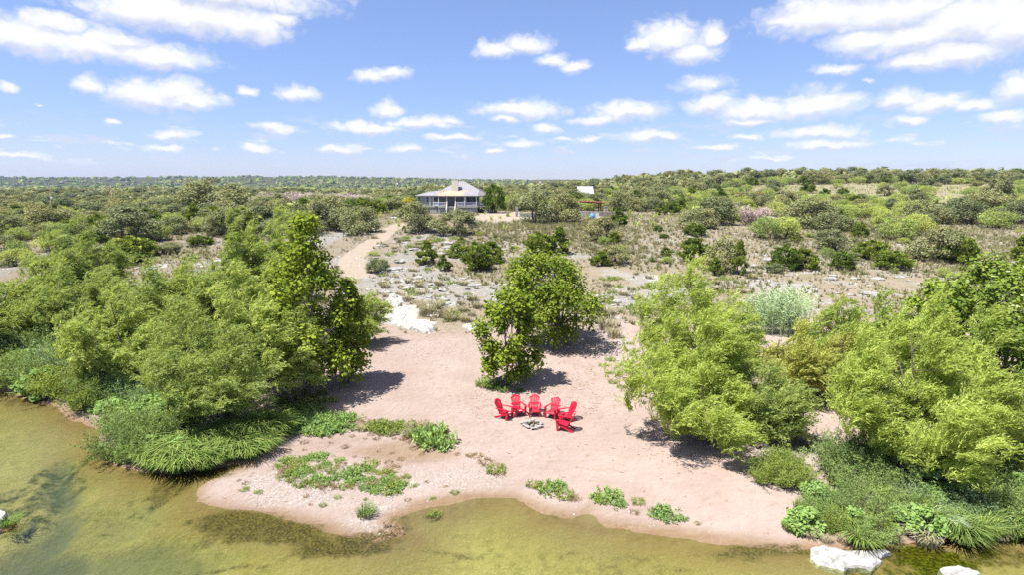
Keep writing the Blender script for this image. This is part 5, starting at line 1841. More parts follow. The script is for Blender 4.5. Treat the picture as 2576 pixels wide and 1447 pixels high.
def chair_parts():
    parts = {}

    def hw(l):                      # half width of the back along its length
        return .20 + .085 * min(1, l / .5)
    LT = .80                        # length of the back
    top = lambda x: LT - .17 * (x / .285) ** 2
    # frame of the back: lower band, mid band, top arch, two side rails
    mb_ = MB()
    xs = np.linspace(-.285, .285, 13)
    arch = [(x, top(x)) for x in xs] + [(x, top(x) - .10) for x in xs[::-1]]
    arch_prism(mb_, arch, -.014, .014)
    for (l0, l1) in ((0, .09), (.25, .36)):
        arch_prism(mb_, [(-hw(l0), l0), (hw(l0), l0), (hw(l1), l1), (-hw(l1), l1)], -.015, .015)
    for s in (-1, 1):
        arch_prism(mb_, [(s * hw(0), 0), (s * (hw(0) - .035), 0), (s * (hw(.5) - .035), .60), (s * hw(.6), .64)][::s], -.016, .016)
    for i in range(len(mb_.v)):
        mb_.v[i] = lean_back(mb_.v[i])
    parts['back'] = mb_.mesh('backrest', M['red'])
    slats = []
    for k_ in range(5):
        f = (k_ - 2) / 2.55
        m2 = MB()
        w2 = .035
        P_ = [(f * hw(0) * .86 - w2 * .8, 0), (f * hw(0) * .86 + w2 * .8, 0), (f * hw(.6) * .86 + w2, .66), (f * hw(.6) * .86 - w2, .66)]
        tp = top(f * .25) - .06
        P_[2] = (P_[2][0], tp)
        P_[3] = (P_[3][0], tp)
        arch_prism(m2, P_, -.010, .010)
        m2.v[0] = lean_back(m2.v[0])
        slats.append(m2.mesh('slat', M['red']))
    parts['slats'] = slats
    # seat: curved panel with slats across
    seat = MB()
    prof_ = [(.22, .26), (.05, .285), (-.12, .325), (-.26, .36), (-.34, .365), (-.385, .335), (-.39, .28)]
    for (y0, z0), (y1, z1) in zip(prof_[:-1], prof_[1:]):
        e = Vector((0, y1 - y0, z1 - z0))
        g_ = e.normalized() * .006
        seat.bar((0, y0 + g_.y, z0 + g_.z), (0, y1 - g_.y, z1 - g_.z), .50, .022, up=(0, e.z, -e.y))
    seat.bar((0, .22, .24), (0, -.38, .33), .46, .010)
    parts['seat'] = seat.mesh('seat', M['red'])
    legs, arms = [], []
    for s in (-1, 1):
        m2 = MB()   # front leg with its broad face
        x = s * .275
        v = [(x - .035, -.36, 0), (x + .035, -.36, 0), (x + .03, -.26, 0), (x - .03, -.26, 0),
             (x - .045, -.40, .56), (x + .045, -.40, .56), (x + .04, -.27, .56), (x - .04, -.27, .56)]
        m2.add(v, [(0, 3, 2, 1), (4, 5, 6, 7), (0, 1, 5, 4), (1, 2, 6, 5), (2, 3, 7, 6), (3, 0, 4, 7)])
        legs.append(m2.mesh('front_leg', M['red']))
        m3 = MB()   # rear leg: slanting side rail from the front leg down to the ground behind
        m3.bar((s * .262, -.30, .345), (s * .262, .46, .035), .035, .085)
        m3.box(s * .262 - .025, s * .262 + .025, .40, .50, 0, .06)
        legs.append(m3.mesh('rear_leg', M['red']))
        m4 = MB()   # armrest: widening paddle from the front leg back to the side of the back
        pl = [(.245, -.44), (.345, -.44), (.375, -.36), (.375, -.18), (.345, .10), (.325, .40), (.270, .42), (.262, .10), (.245, -.18)]
        n = len(pl)
        pl = [(s * a, b) for a, b in pl]
        v = [(a, b, .575 + .03 * math.cos((b + .1) * 3)) for a, b in pl] + [(a, b, .548 + .03 * math.cos((b + .1) * 3)) for a, b in pl]
        m4.add(v, [(i, (i + 1) % n, n + (i + 1) % n, n + i) for i in range(n)])
        m4.f += [np.array([list(range(n))]), np.array([list(range(n, 2 * n))[::-1]])]
        m4.m.append(np.array([0, 0]))
        m4.r.append(np.array([.5, .5]))
        arms.append(m4.mesh('armrest', M['red']))
    parts['legs'], parts['arms'] = legs, arms
    st = MB()
    st.bar((-.09, -.345, .381), (.05, -.345, .381), .075, .004)
    parts['sticker'] = st.mesh('sticker', M['sticker'])
    return parts


CP = chair_parts()
PIT = ground(1341.6, 1071)


def chair(v, face, label, sticker=False):
    p = ground(*v)
    root = obj('adirondack_chair', None, loc=(p[0], p[1], hz(p[0], p[1]) - .01))
    root.rotation_euler = (0, 0, math.atan2(face[1], face[0]) + math.pi / 2)
    root.empty_display_size = .3
    tag(root, label, 'chair', 'red chairs round the fire ring')
    b_ = obj('backrest', CP['back'], root)
    for s in CP['slats']:
        obj('slat', s, b_)
    obj('seat', CP['seat'], root)
    for i, l in enumerate(CP['legs']):
        obj('leg', l, root)
    for a in CP['arms']:
        obj('armrest', a, root)
    if sticker:
        obj('sticker', CP['sticker'], root)


def facing(v, mix=(0, 0)):
    p = ground(*v)
    d = np.array([PIT[0] - p[0] + mix[0], PIT[1] - p[1] + mix[1]])
    return d / np.linalg.norm(d)


chair((1269, 1052), (.84, -.54), 'red plastic garden chair at the open end of the arc, white sticker on seat', True)
chair((1304, 1044), (.36, -.93), 'red plastic garden chair with a white sticker, between sticker chair and middle chair', True)
chair((1345, 1044), (-.02, -1), 'red plastic garden chair in the middle of the arc, back to the small sycamore')
chair((1390, 1049), (-.46, -.89), 'red plastic garden chair without sticker, next to the middle chair')
chair((1425, 1059), (-.90, -.38), 'red plastic garden chair seen side-on, partly hidden by the end chair')
chair((1421, 1082), (-.93, .34), 'red plastic garden chair at the end of the arc facing across the fire ring')

# ------------------------------------------------------------------ fire ring
fr = tag(obj('fire_ring', None, loc=PIT), 'ring of white stones round a heap of ash', 'fire pit')
rg = np.random.default_rng(3)
for k_ in range(15):
    a = k_ / 15 * 6.28 + rg.normal() * .06
    o = obj('stone', WROCK[k_ % 3], fr, loc=(math.cos(a) * .50 + rg.normal() * .03, math.sin(a) * .46 + rg.normal() * .03, .07), rotz=rg.random() * 6.28)
    s = rg.uniform(.20, .30)
    o.scale = (s * 1.1, s * .9, s * 1.1)
am = MB()
n = 24
an = np.arange(n) * 2 * math.pi / n
rows = [np.stack([np.cos(an) * r_, np.sin(an) * r_ * .92, np.full(n, z_) + rg.normal(size=n) * .012], 1) for r_, z_ in ((.50, -.02), (.36, .03), (.18, .06))]
v = np.concatenate(rows + [np.array([[0, 0, .065]])])
am.add(v, [(k_ * n + i, k_ * n + (i + 1) % n, (k_ + 1) * n + (i + 1) % n, (k_ + 1) * n + i) for k_ in range(2) for i in range(n)])
am.f.append(np.array([(2 * n + i, 2 * n + (i + 1) % n, 3 * n) for i in range(n)]))
am.m.append(np.zeros(n, int))
am.r.append(np.full(n, .5))
obj('ash_heap', am.mesh('ash_heap', M['ash'], True), fr)
for k_, (x, y, a, l, hh) in enumerate([(-.12, .1, .5, .5, .12), (.05, .02, -.4, .45, .15), (.0, -.12, 1.4, .4, .11), (-.18, -.02, 1.1, .42, .14), (.16, .12, .1, .36, .12)]):
    lm_ = MB()
    d = np.array([math.cos(a), math.sin(a), .12])
    lm_.tube([-d * l / 2, np.array([0.01, .01, .01]), d * l / 2], [.035, .04, .028], 7)
    tag(obj('burnt_log', lm_.mesh('burnt_log', M['char'] if k_ % 2 else M['bark']), loc=(PIT[0] + x, PIT[1] + y, PIT[2] + hh)), 'charred log lying in the ring of white stones', 'log', 'logs in the fire ring')

# ------------------------------------------------------------------ the house
HX, HY = HOUSE_P[0] + .3, HOUSE_P[1]
HZ = hz(HX, HY + 1.5) - .05
house = tag(obj('porch_house', None, loc=(HX, HY, HZ)), 'raised house with grey hipped metal roof, white porch and square chimney', 'house')


def part(name, mb_, mats, parent=house, smooth_=False):
    return obj(name, mb_.mesh(name, mats, smooth_), parent)


DK, EV = 1.82, 4.42
m_ = MB()       # skirt wall under the deck
m_.box(-8.9, -3.4, 1.7, 2.0, -1.6, DK - .12)
m_.box(-3.4, -1.35, .45, .75, -1.6, DK - .12)
m_.box(.95, 3.2, .45, .75, -1.6, DK - .12)
m_.box(3.2, 6.2, .55, .85, -1.6, DK - .12)
m_.box(6.0, 6.3, .85, 12, -1.6, DK - .12)
m_.box(-8.9, -8.6, 2.0, 12, -1.6, DK - .12)
m_.box(-1.35, .95, 1.2, 1.45, -1.6, DK - .12)
m_.box(-8.6, 6.0, 11.7, 12.0, -1.6, DK - .12)
part('foundation', m_, M['siding'])
for x0, x1, y_ in ((3.7, 5.75, .53), (-3.1, -1.7, .43), (1.2, 2.9, .43), (-8.2, -6.2, 1.68), (-5.9, -4.0, 1.68)):
    m_ = MB()
    m_.box(x0, x1, y_ - .03, y_, .12, 1.15)
    part('foundation_panel', m_, M['skirt'])
m_ = MB()       # porch floor and rim board
m_.box(-8.95, -3.45, 1.55, 11.9, DK - .12, DK)
m_.box(-3.45, 3.25, .15, 11.9, DK - .12, DK)
m_.box(3.25, 9.0, .3, 11.9, DK - .12, DK)
fl = part('porch_floor', m_, M['deck'])
m_ = MB()
m_.box(-3.46, 3.26, .11, .15, DK - .30, DK + .02)
m_.box(3.26, 6.3, .26, .30, DK - .30, DK + .02)
m_.box(-8.96, -3.46, 1.51, 1.55, DK - .30, DK + .02)
obj('rim_board', m_.mesh('rim_board', M['siding']), fl)
m_ = MB()       # body walls
m_.box(-8.8, -4.7, 1.75, 1.95, DK, EV - .1)
m_.box(-8.8, -8.6, 1.95, 11.6, DK, EV - .1)
m_.box(-4.9, -4.7, 1.95, 3.6, DK, EV - .1)
m_.box(-4.7, 6.2, 3.6, 3.8, DK, EV - .1)
m_.box(6.0, 6.2, 3.8, 11.6, DK, EV - .1)
m_.box(-8.6, 6.0, 11.4, 11.6, DK, EV - .1)
wall = part('wall', m_, M['siding'])
for x0, x1, z0, z1, y_ in ((-8.55, -7.95, 2.75, 4.15, 1.75), (-6.5, -5.95, 2.75, 4.15, 1.75), (-2.9, -2.1, 2.7, 4.0, 3.6), (3.4, 4.2, 2.7, 4.0, 3.6), (5.0, 5.7, 2.7, 4.0, 3.6), (.1, 1.0, DK + .05, 4.0, 3.6)):
    m_ = MB()
    for (a, b, c_, d) in ((x0 - .09, x0, z0 - .09, z1 + .09), (x1, x1 + .09, z0 - .09, z1 + .09)):
        m_.box(a, b, y_ - .05, y_, c_, d)
    m_.box(x0, x1, y_ - .05, y_, z1, z1 + .09)
    m_.box(x0, x1, y_ - .07, y_, z0 - .09, z0)
    w_ = part('window' if z0 > DK + .1 else 'door', m_, M['paint'])
    m_ = MB()
    m_.box(x0, x1, y_ - .022, y_ - .004, z0, z1)
    obj('pane', m_.mesh('pane', M['darkglass']), w_)
    m_ = MB()
    m_.box(x0, x1, y_ - .04, y_ - .024, (z0 + z1) / 2 - .03, (z0 + z1) / 2 + .03)
    obj('glazing_bar', m_.mesh('glazing_bar', M['paint']), w_)
# columns
colm = MB()
colm.box(-.09, .09, -.09, .09, DK, EV - .12)
cm = colm.mesh('column', M['paint'])
for x, y in ((-3.3, .3), (-1.25, .3), (.85, .3), (3.1, .3), (3.35, .45), (6.05, .45), (6.9, 1.6), (7.6, 2.6), (8.3, 3.4), (8.8, 5.5), (8.8, 8.2), (-4.75, 1.66), (-5.6, 1.66), (8.8, 11)):
    obj('column', cm, house, loc=(x, y, 0))
# fascia beams
m_ = MB()
m_.box(-3.5, 3.4, .16, .40, EV - .22, EV - .005)
m_.box(3.4, 6.3, .33, .55, EV - .22, EV - .005)
m_.box(-8.9, -3.5, 1.55, 1.72, EV - .22, EV - .005)
m_.bar((6.25, .45, EV - .12), (9.0, 3.6, EV - .12), .2, .2)
m_.box(8.75, 8.95, 3.6, 11.6, EV - .22, EV - .005)
part('fascia', m_, M['paint'])


# railings: rails, balusters, and coloured banners behind them
def railing(p, q, banner=None):
    p, q = Vector(p), Vector(q)
    m2 = MB()
    m2.bar(p + Vector((0, 0, .98)), q + Vector((0, 0, .98)), .11, .13)
    r_ = part('railing', m2, M['paint'])
    m2 = MB()
    m2.bar(p + Vector((0, 0, .16)), q + Vector((0, 0, .16)), .08, .12)
    obj('bottom_rail', m2.mesh('bottom_rail', M['paint']), r_)
    L_ = (q - p).length
    nb = int(L_ / .16)
    bmh = MB()
    bmh.box(-.018, .018, -.018, .018, .21, .93)
    bme = bmh.mesh('baluster', M['paint'])
    for i in range(1, nb):
        c_ = p + (q - p) * (i / nb)
        obj('baluster', bme, r_, loc=c_)
    if banner:
        dirn = (q - p).normalized()
        for t0, t1, mt in banner:
            m3 = MB()
            a, b = p + (q - p) * t0, p + (q - p) * t1
            off = Vector((0, .12, .55))
            m3.bar(a + off, b + off, .02, .52)
            obj('banner', m3.mesh('banner', M[mt]), r_)


railing((-4.6, 1.62, DK), (-3.4, .45, DK), ((.2, .9, 'blue'),))
railing((-3.2, .3, DK), (-1.35, .3, DK), ((.12, .55, 'blue'), (.57, .92, 'pink')))
railing((.95, .3, DK), (3.0, .3, DK), ((.1, .32, 'pink'), (.36, .9, 'blue')))
railing((3.45, .45, DK), (5.95, .45, DK), ((.1, .32, 'pink'), (.35, .72, 'blue'), (.74, .93, 'pink')))
railing((6.15, .55, DK), (6.8, 1.45, DK))
railing((7.7, 2.75, DK), (8.25, 3.3, DK))
railing((8.8, 3.6, DK), (8.8, 8.0, DK))
# front stairs
st = MB()
for k_ in range(8):
    z = DK - .02 - (k_ + 1) * .215
    st.box(-1.1, .75, .12 - (k_ + 1) * .30, .12 - k_ * .30 + .03, z - .05, z)
fs = part('stairs', st, M['deck'])
for x in (-1.22, .87):
    m2 = MB()
    m2.bar((x, .2, DK + .95), (x, -2.35, DK - .80), .10, .14)
    m2.bar((x, .2, DK - .1), (x, -2.35, DK - 1.80), .09, .28)
    for t in np.linspace(.1, 1, 6):
        m2.box(x - .03, x + .03, .2 - 2.55 * t - .03, .2 - 2.55 * t + .03, DK - .1 - 1.7 * t, DK + .95 - 1.75 * t)
    obj('handrail', m2.mesh('handrail', M['paint']), fs)
# side stairs running down beside the porch corner
st = MB()
for k_ in range(8):
    z = DK - .02 - (k_ + 1) * .215
    st.box(6.9 + k_ * .30, 7.23 + k_ * .30, 1.5, 2.5, z - .05, z)
ss = part('stairs', st, M['deck'])
for y in (1.42, 2.58):
    m2 = MB()
    m2.bar((6.85, y, DK + .9), (9.35, y, DK - .85), .10, .14)
    m2.bar((6.85, y, DK - .1), (9.35, y, DK - 1.80), .08, .24)
    m2.box(9.28, 9.42, y - .06, y + .06, -.3, DK - .72)
    for t in np.linspace(.12, .9, 6):
        m2.box(6.85 + 2.5 * t - .03, 6.85 + 2.5 * t + .03, y - .03, y + .03, DK - .1 - 1.7 * t, DK + .9 - 1.75 * t)
    obj('handrail', m2.mesh('handrail', M['paint']), ss)

# roof
roof_e = obj('roof', None, house)
outer = [(-9.4, 1.25), (-3.6, 1.25), (-3.6, -.05), (3.45, -.05), (3.45, .1), (6.5, .1), (9.4, 3.4), (9.4, 12.2), (-9.4, 12.2)]
UZ, RZ_ = 5.72, 8.0
faces = [
    ('panel', [(-9.4, 1.25, EV), (-3.6, 1.25, EV), (-2.9, 4.2, UZ), (-6.2, 4.4, 5.35)]),
    ('panel', [(-3.6, 1.25, EV), (-3.6, -.05, EV), (-2.9, 3.6, UZ), (-2.9, 4.2, UZ)]),
    ('decking', [(-3.6, -.05, EV), (3.45, -.05, EV), (4.0, 3.6, UZ), (-2.9, 3.6, UZ)]),
    ('panel', [(3.45, -.05, EV), (6.5, .1, EV), (6.6, 3.6, UZ), (4.0, 3.6, UZ)]),
    ('panel', [(6.5, .1, EV), (9.4, 3.4, EV), (6.7, 4.6, UZ), (6.6, 3.6, UZ)]),
    ('panel', [(9.4, 3.4, EV), (9.4, 12.2, EV), (6.7, 10.5, UZ), (6.7, 4.6, UZ)]),
    ('panel', [(9.4, 12.2, EV), (-9.4, 12.2, EV), (-6.2, 9.5, 5.35), (6.7, 10.5, UZ)]),
    ('panel', [(-9.4, 12.2, EV), (-9.4, 1.25, EV), (-6.2, 4.4, 5.35), (-6.2, 9.5, 5.35)]),
    ('panel', [(-6.2, 9.5, 5.35), (-6.2, 4.4, 5.35), (-2.9, 4.2, UZ), (-2.9, 10.0, UZ)]),
    ('upper', [(-3.2, 3.45, UZ - .06), (6.9, 3.45, UZ - .06), (2.55, 6.9, RZ_), (1.2, 6.9, RZ_)]),
    ('upper', [(6.9, 3.45, UZ - .06), (6.9, 10.6, UZ - .06), (2.55, 6.9, RZ_)]),
    ('upper', [(6.9, 10.6, UZ - .06), (-3.2, 10.6, UZ - .06), (1.2, 6.9, RZ_), (2.55, 6.9, RZ_)]),
    ('upper', [(-3.2, 10.6, UZ - .06), (-3.2, 3.45, UZ - .06), (1.2, 6.9, RZ_)]),
]
for nm_, P_ in faces:
    P_ = [Vector(p) for p in P_]
    nrm = (P_[1] - P_[0]).cross(P_[-1] - P_[0]).normalized()
    if nrm.z < 0:
        P_ = P_[::-1]
        nrm = -nrm
    m2 = MB()
    n = len(P_)
    v = [tuple(p) for p in P_] + [tuple(p - nrm * .07) for p in P_]
    m2.add(v, [(i, n + i, n + (i + 1) % n, (i + 1) % n) for i in range(n)])
    m2.f += [np.array([list(range(n))]), np.array([list(range(n, 2 * n))[::-1]])]
    m2.m.append(np.array([0, 0]))
    m2.r.append(np.array([.5, .5]))
    pan = obj('bare_decking' if nm_ == 'decking' else 'roof_panel', m2.mesh('roof_panel', M['copper' if nm_ == 'decking' else 'metal']), roof_e)
    if nm_ == 'decking':
        pan['label'] = 'bare orange-brown roof boards where the metal is torn off'
        pan.parent = roof_e
        e0, e1 = P_[1] - P_[0], P_[3] - P_[0]
        for u0, u1, w0, w1 in ((.0, .16, .0, .10), (.06, .13, .70, .95), (.02, .07, .5, .8), (.28, .34, .12, .2), (.44, .62, .30, .42), (.85, 1.0, .3, .75), (.9, 1.0, .0, .3), (.16, .9, -.01, .05), (.02, .3, .95, 1.0), (.1, .12, .55, .7)):
            m3 = MB()
            jig = [P_[0] + e0 * (u + rg.normal() * .008) + (P_[3] - P_[0]) * w + ((P_[2] - P_[1]) - (P_[3] - P_[0])) * (u * w) + nrm * .012 for u, w in
                   ((u0, w0), ((u0 + u1) / 2, w0 + .03), (u1, w0 + .01), (u1 - .01, (w0 + w1) / 2), (u1 + .01, w1), ((u0 + u1) / 2, w1 - .03), (u0 + .01, w1))]
            k2 = len(jig)
            m3.add([tuple(p) for p in jig] + [tuple(p - nrm * .01) for p in jig], [(i, k2 + i, k2 + (i + 1) % k2, (i + 1) % k2) for i in range(k2)])
            m3.f.append(np.array([list(range(k2))]))
            m3.m.append(np.array([0]))
            m3.r.append(np.array([.5]))
            obj('torn_felt', m3.mesh('torn_felt', M['felt' if u1 < .5 and w1 > .4 else 'metal']), roof_e)
    else:
        # standing seams up the slope
        lo0, lo1 = P_[0], P_[1]
        ed = sorted([(P_[i], P_[(i + 1) % n]) for i in range(n)], key=lambda e: (e[0].z + e[1].z))[0]
        dirn = (ed[1] - ed[0]).normalized()
        upv = nrm.cross(dirn)
        if upv.z < 0:
            upv = -upv
        L_ = (ed[1] - ed[0]).length
        cen = sum(P_, Vector()) / n
        k_ = .45
        while k_ < L_:
            b0 = ed[0] + dirn * k_
            # run up until leaving the panel
            tmax = 20.0
            for i in range(n):
                A_, B_ = P_[i], P_[(i + 1) % n]
                inn = nrm.cross(B_ - A_).normalized()
                if inn.dot(cen - A_) < 0:
                    inn = -inn
                den = upv.dot(inn)
                dd = (b0 - A_).dot(inn)
                if den < -1e-5:
                    tmax = min(tmax, dd / -den)
            if .2 < tmax < 19:
                sm_ = MB()
                sm_.bar(b0 + nrm * .012, b0 + upv * tmax + nrm * .012, .035, .05, up=tuple(nrm))
                obj('standing_seam', sm_.mesh('standing_seam', M['metal']), roof_e)
            k_ += .55
m2 = MB()
m2.box(-.28, 1.32, 3.1, 4.3, 4.6, 8.42)
ch = part('chimney', m2, M['stucco'])
m2 = MB()
m2.box(-.33, 1.37, 3.05, 4.35, 8.42, 8.52)
obj('chimney_cap', m2.mesh('chimney_cap', M['stucco']), ch)
m2 = MB()
m2.tube([(.6, 3.7, 8.5), (.6, 3.7, 8.75)], [.2, .2], 10)
obj('flue', m2.mesh('flue', M['steel']), ch)
m2 = MB()
m2.box(.0, 1.0, 3.42, 3.58, DK + 1.75, DK + 1.88)
part('porch_lamp', m2, M['paint'])
m2 = MB()
m2.box(.2, .9, 2.6, 3.3, DK, DK + .75)
m2.box(.2, .9, 3.2, 3.35, DK + .75, DK + 1.2)
tag(obj('porch_chair', m2.mesh('porch_chair', M['tyre']), loc=(HX, HY, HZ)), 'dark armchair on the porch behind the front stairs', 'chair')


# ------------------------------------------------------------------ yard: sheds, pergola, pillars, poles, car
def shed(v, depth, w, d, h, rise, label):
    r_ = ray(*v)
    t = depth / r_[1]
    x, y = r_[0] * t, depth
    z = hz(x, y)
    root = tag(obj('metal_roofed_shed', None, loc=(x, y, z)), label, 'shed')
    m2 = MB()
    m2.box(-w / 2 + .3, w / 2 - .3, .3, d, -.3, h)
    wl = obj('wall', m2.mesh('wall', M['siding']), root)
    m2 = MB()
    for s in (0, 1):
        a = [(-w / 2, 0, h - .05), (w / 2, 0, h - .05), (w / 2, d / 2 + .15, h + rise), (-w / 2, d / 2 + .15, h + rise)] if s == 0 else \
            [(w / 2, d + .3, h - .05), (-w / 2, d + .3, h - .05), (-w / 2, d / 2 + .15, h + rise), (w / 2, d / 2 + .15, h + rise)]
        v_ = a + [(p[0], p[1], p[2] - .08) for p in a]
        m2.add(v_, [(0, 1, 2, 3), (7, 6, 5, 4), (0, 4, 5, 1), (1, 5, 6, 2), (3, 7, 4, 0)])
    obj('roof', m2.mesh('roof', M['metalw']), root)
    m2 = MB()
    m2.box(.35, 1.3, .24, .29, h - 1.3, h - .35)
    wn = obj('window', m2.mesh('window', M['paint']), root)
    for k_ in (0, 1):
        m2 = MB()
        m2.box(.42 + .44 * k_, .78 + .44 * k_, .22, .235, h - 1.22, h - .43)
        obj('pane', m2.mesh('pane', M['darkglass']), wn)
    return root


shed((1474, 487), 225, 6.0, 6, 3.6, 2.6, 'outbuilding with a bright white metal roof half hidden by oaks')


def pillar(v, h, w, label):
    p = ground(*v)
    m2 = MB()
    rg_ = np.random.default_rng(int(v[0]))
    root = tag(obj('stone_pillar', None, loc=(p[0], p[1], p[2] - .05)), label, 'pillar', 'white stone gate pillars')
    n = int(h / .28)
    for k_ in range(n):
        m2 = MB()
        e = rg_.uniform(-.02, .03)
        m2.box(-w / 2 - e, w / 2 + e, -w / 2 - e, w / 2 + e, k_ * h / n, (k_ + 1) * h / n - .02)
        obj('stone_block', m2.mesh('stone_block', M['whitestone']), root)
    m2 = MB()
    m2.box(-w / 2 - .05, w / 2 + .05, -w / 2 - .05, w / 2 + .05, h - .02, h + .08)
    obj('cap_stone', m2.mesh('cap_stone', M['whitestone']), root)
    return p


p1 = pillar((1300, 545), 2.2, .55, 'white stone gate pillar near the parked car')
p2 = pillar((1524, 543), 2.2, .6, 'white stone pillar at the end of the low wall by the pergola')


def low_wall(a, b, h, label):
    root = tag(obj('stone_wall', None, loc=(a[0], a[1], hz(a[0], a[1]))), label, 'wall', 'low white stone walls')
    d = Vector((b[0] - a[0], b[1] - a[1], hz(b[0], b[1]) - hz(a[0], a[1])))
    L_ = d.length
    rg_ = np.random.default_rng(int(L_ * 10))
    n = int(L_ / .6)
    for r_ in range(3):
        for k_ in range(n):
            m2 = MB()
            o_ = .5 * (r_ % 2)
            q0 = d * ((k_ + o_ * .9) / (n + 1)) + Vector((0, 0, h / 3 * (r_ + .5) - .05))
            q1 = d * ((k_ + .95 + o_ * .9) / (n + 1)) + Vector((0, 0, h / 3 * (r_ + .5) - .05))
            m2.bar(q0, q1, .35 + rg_.uniform(-.04, .04), h / 3 - .02)
            obj('stone_block', m2.mesh('stone_block', M['whitestone']), root)


low_wall((p1[0] + .5, p1[1]), (p1[0] + 5.5, p1[1] + .5), .95, 'low white stone wall running from the gate pillar into the oaks')
low_wall((p2[0] - 6.0, p2[1] + .6), (p2[0] - .5, p2[1]), 1.15, 'low white stone wall below the pergola')
# pergola
pp = (p2[0] - 4.2, p2[1] + 3.0)
pz = hz(*pp)
pg_ = tag(obj('timber_pergola', None, loc=(pp[0], pp[1], pz)), 'red-brown timber pergola with a low sloping roof behind the stone wall', 'pergola')
for x in (-7.0, -2.2, 3.4):
    for y in (0, 3.5):
        m2 = MB()
        m2.box(x - .12, x + .12, y - .12, y + .12, -.1, 3.05 - .05 * x)
        obj('post', m2.mesh('post', M['pergola']), pg_)
m2 = MB()
m2.bar((-7.6, 1.75, 3.55), (4.4, 1.75, 3.0), 5.0, .10)
obj('roof', m2.mesh('roof', M['pergola']), pg_)
for y in (-.3, 3.8):
    m2 = MB()
    m2.bar((-7.4, y, 3.38), (4.2, y, 2.84), .1, .22)
    obj('beam', m2.mesh('beam', M['pergola']), pg_)
for k_ in range(12):
    m2 = MB()
    x = -7.0 + k_ * .95
    m2.bar((x, -.6, 3.68 - .046 * (k_ * .95)), (x, 4.1, 3.68 - .046 * (k_ * .95)), .07, .14)
    obj('rafter', m2.mesh('rafter', M['pergola']), pg_)
for x, s in ((3.4, -1), (-2.2, 1)):
    m2 = MB()
    m2.bar((x, 0, 2.2), (x + s * .9, 0, 2.9), .1, .14)
    obj('brace', m2.mesh('brace', M['pergola']), pg_)
# bins and board fence in front of the wall
q_ = ground(1490, 549)
m2 = MB()
m2.tube([(0, 0, 0), (0, 0, .08), (0, 0, .85), (0, 0, .95), (.05, 0, 1.05)], [.36, .42, .46, .40, .15], 12)
tag(obj('blue_barrel', m2.mesh('blue_barrel', M['blue'], True), loc=q_), 'blue plastic barrel beside the grey cabinet below the pergola', 'barrel')
q2 = ground(1502, 549)
cab = tag(obj('utility_cabinet', None, loc=q2), 'light grey metal cabinet between barrel and board fence', 'cabinet')
m2 = MB()
m2.box(-.42, .42, -.3, .3, 0, 1.2)
obj('body', m2.mesh('body', M['steel']), cab)
m2 = MB()
m2.box(-.36, .36, -.325, -.302, .1, 1.1)
obj('door', m2.mesh('door', M['paint']), cab)
q3 = ground(1512, 552)
m2 = MB()
m2.tube([(-.9, 0, .25), (-.5, 0, .38), (.2, 0, .42), (.8, 0, .3)], [.12, .28, .30, .1], 9)
tag(obj('propane_tank', m2.mesh('propane_tank', M['paint'], True), loc=q3), 'low white rounded tank in front of the board fence', 'tank')
q4 = ground(1505, 546)
fe = tag(obj('board_fence', None, loc=(q4[0], q4[1], q4[2])), 'short weathered board fence behind the cabinet', 'fence')
for k_ in range(16):
    m2 = MB()
    m2.box(-.0 + k_ * .24, .20 + k_ * .24, -.02, .02, -.05, 1.25 + .08 * math.sin(k_ * 2.1))
    obj('board', m2.mesh('board', M['pole']), fe)
m2 = MB()
m2.box(-.1, 3.9, .025, .08, .85, .95)
obj('rail', m2.mesh('rail', M['pole']), fe)


def utility_pole(vx, depth, top_v, label, trafo=True):
    r_ = ray(vx, top_v)
    t = depth / r_[1]
    x, ztop = r_[0] * t, CAMZ + r_[2] * t
    z = hz(x, depth)
    root = tag(obj('utility_pole', None, loc=(x, depth, z)), label, 'pole', 'utility poles')
    hh = ztop - z
    m2 = MB()
    m2.tube([(0, 0, -.3), (0, 0, hh * .5), (0, 0, hh)], [.17, .14, .11], 8)
    obj('post', m2.mesh('post', M['pole'], True), root)
    m2 = MB()
    m2.tube([(0, 0, hh), (0, 0, hh + .25)], [.05, .07], 6)
    obj('insulator', m2.mesh('insulator', M['paint']), root)
    if trafo:
        m2 = MB()
        m2.tube([(.38, -.1, hh - 1.9), (.38, -.1, hh - 1.85), (.38, -.1, hh - 1.0), (.38, -.1, hh - .95)], [.15, .26, .26, .15], 10)
        obj('transformer', m2.mesh('transformer', M['steel'], True), root)
    return Vector((x, depth, ztop + .2))


utility_pole(997, 190, 452, 'utility pole with a transformer beside the house roof')
utility_pole(1357, 200, 449, 'utility pole with a transformer in the wood between house and white-roofed shed')
A_ = utility_pole(126, 150, 485, 'utility pole with a small transformer over the plain scrub')
B_ = utility_pole(279, 172, 467, 'bare utility pole rising over the plain scrub', False)
m2 = MB()
for k_ in (0, 1):
    t = np.linspace(0, 1, 12)[:, None]
    a, b = np.array(A_) - [0, 0, k_ * .5], np.array(B_) - [0, 0, k_ * .5]
    pts = a + (b - a) * t - np.array([0, 0, 1.2]) * (4 * t * (1 - t))
    m2.tube(pts, .02, 3)
tag(obj('power_line', m2.mesh('power_line', M['steel'])), 'thin power line strung between the two plain poles', 'wire')

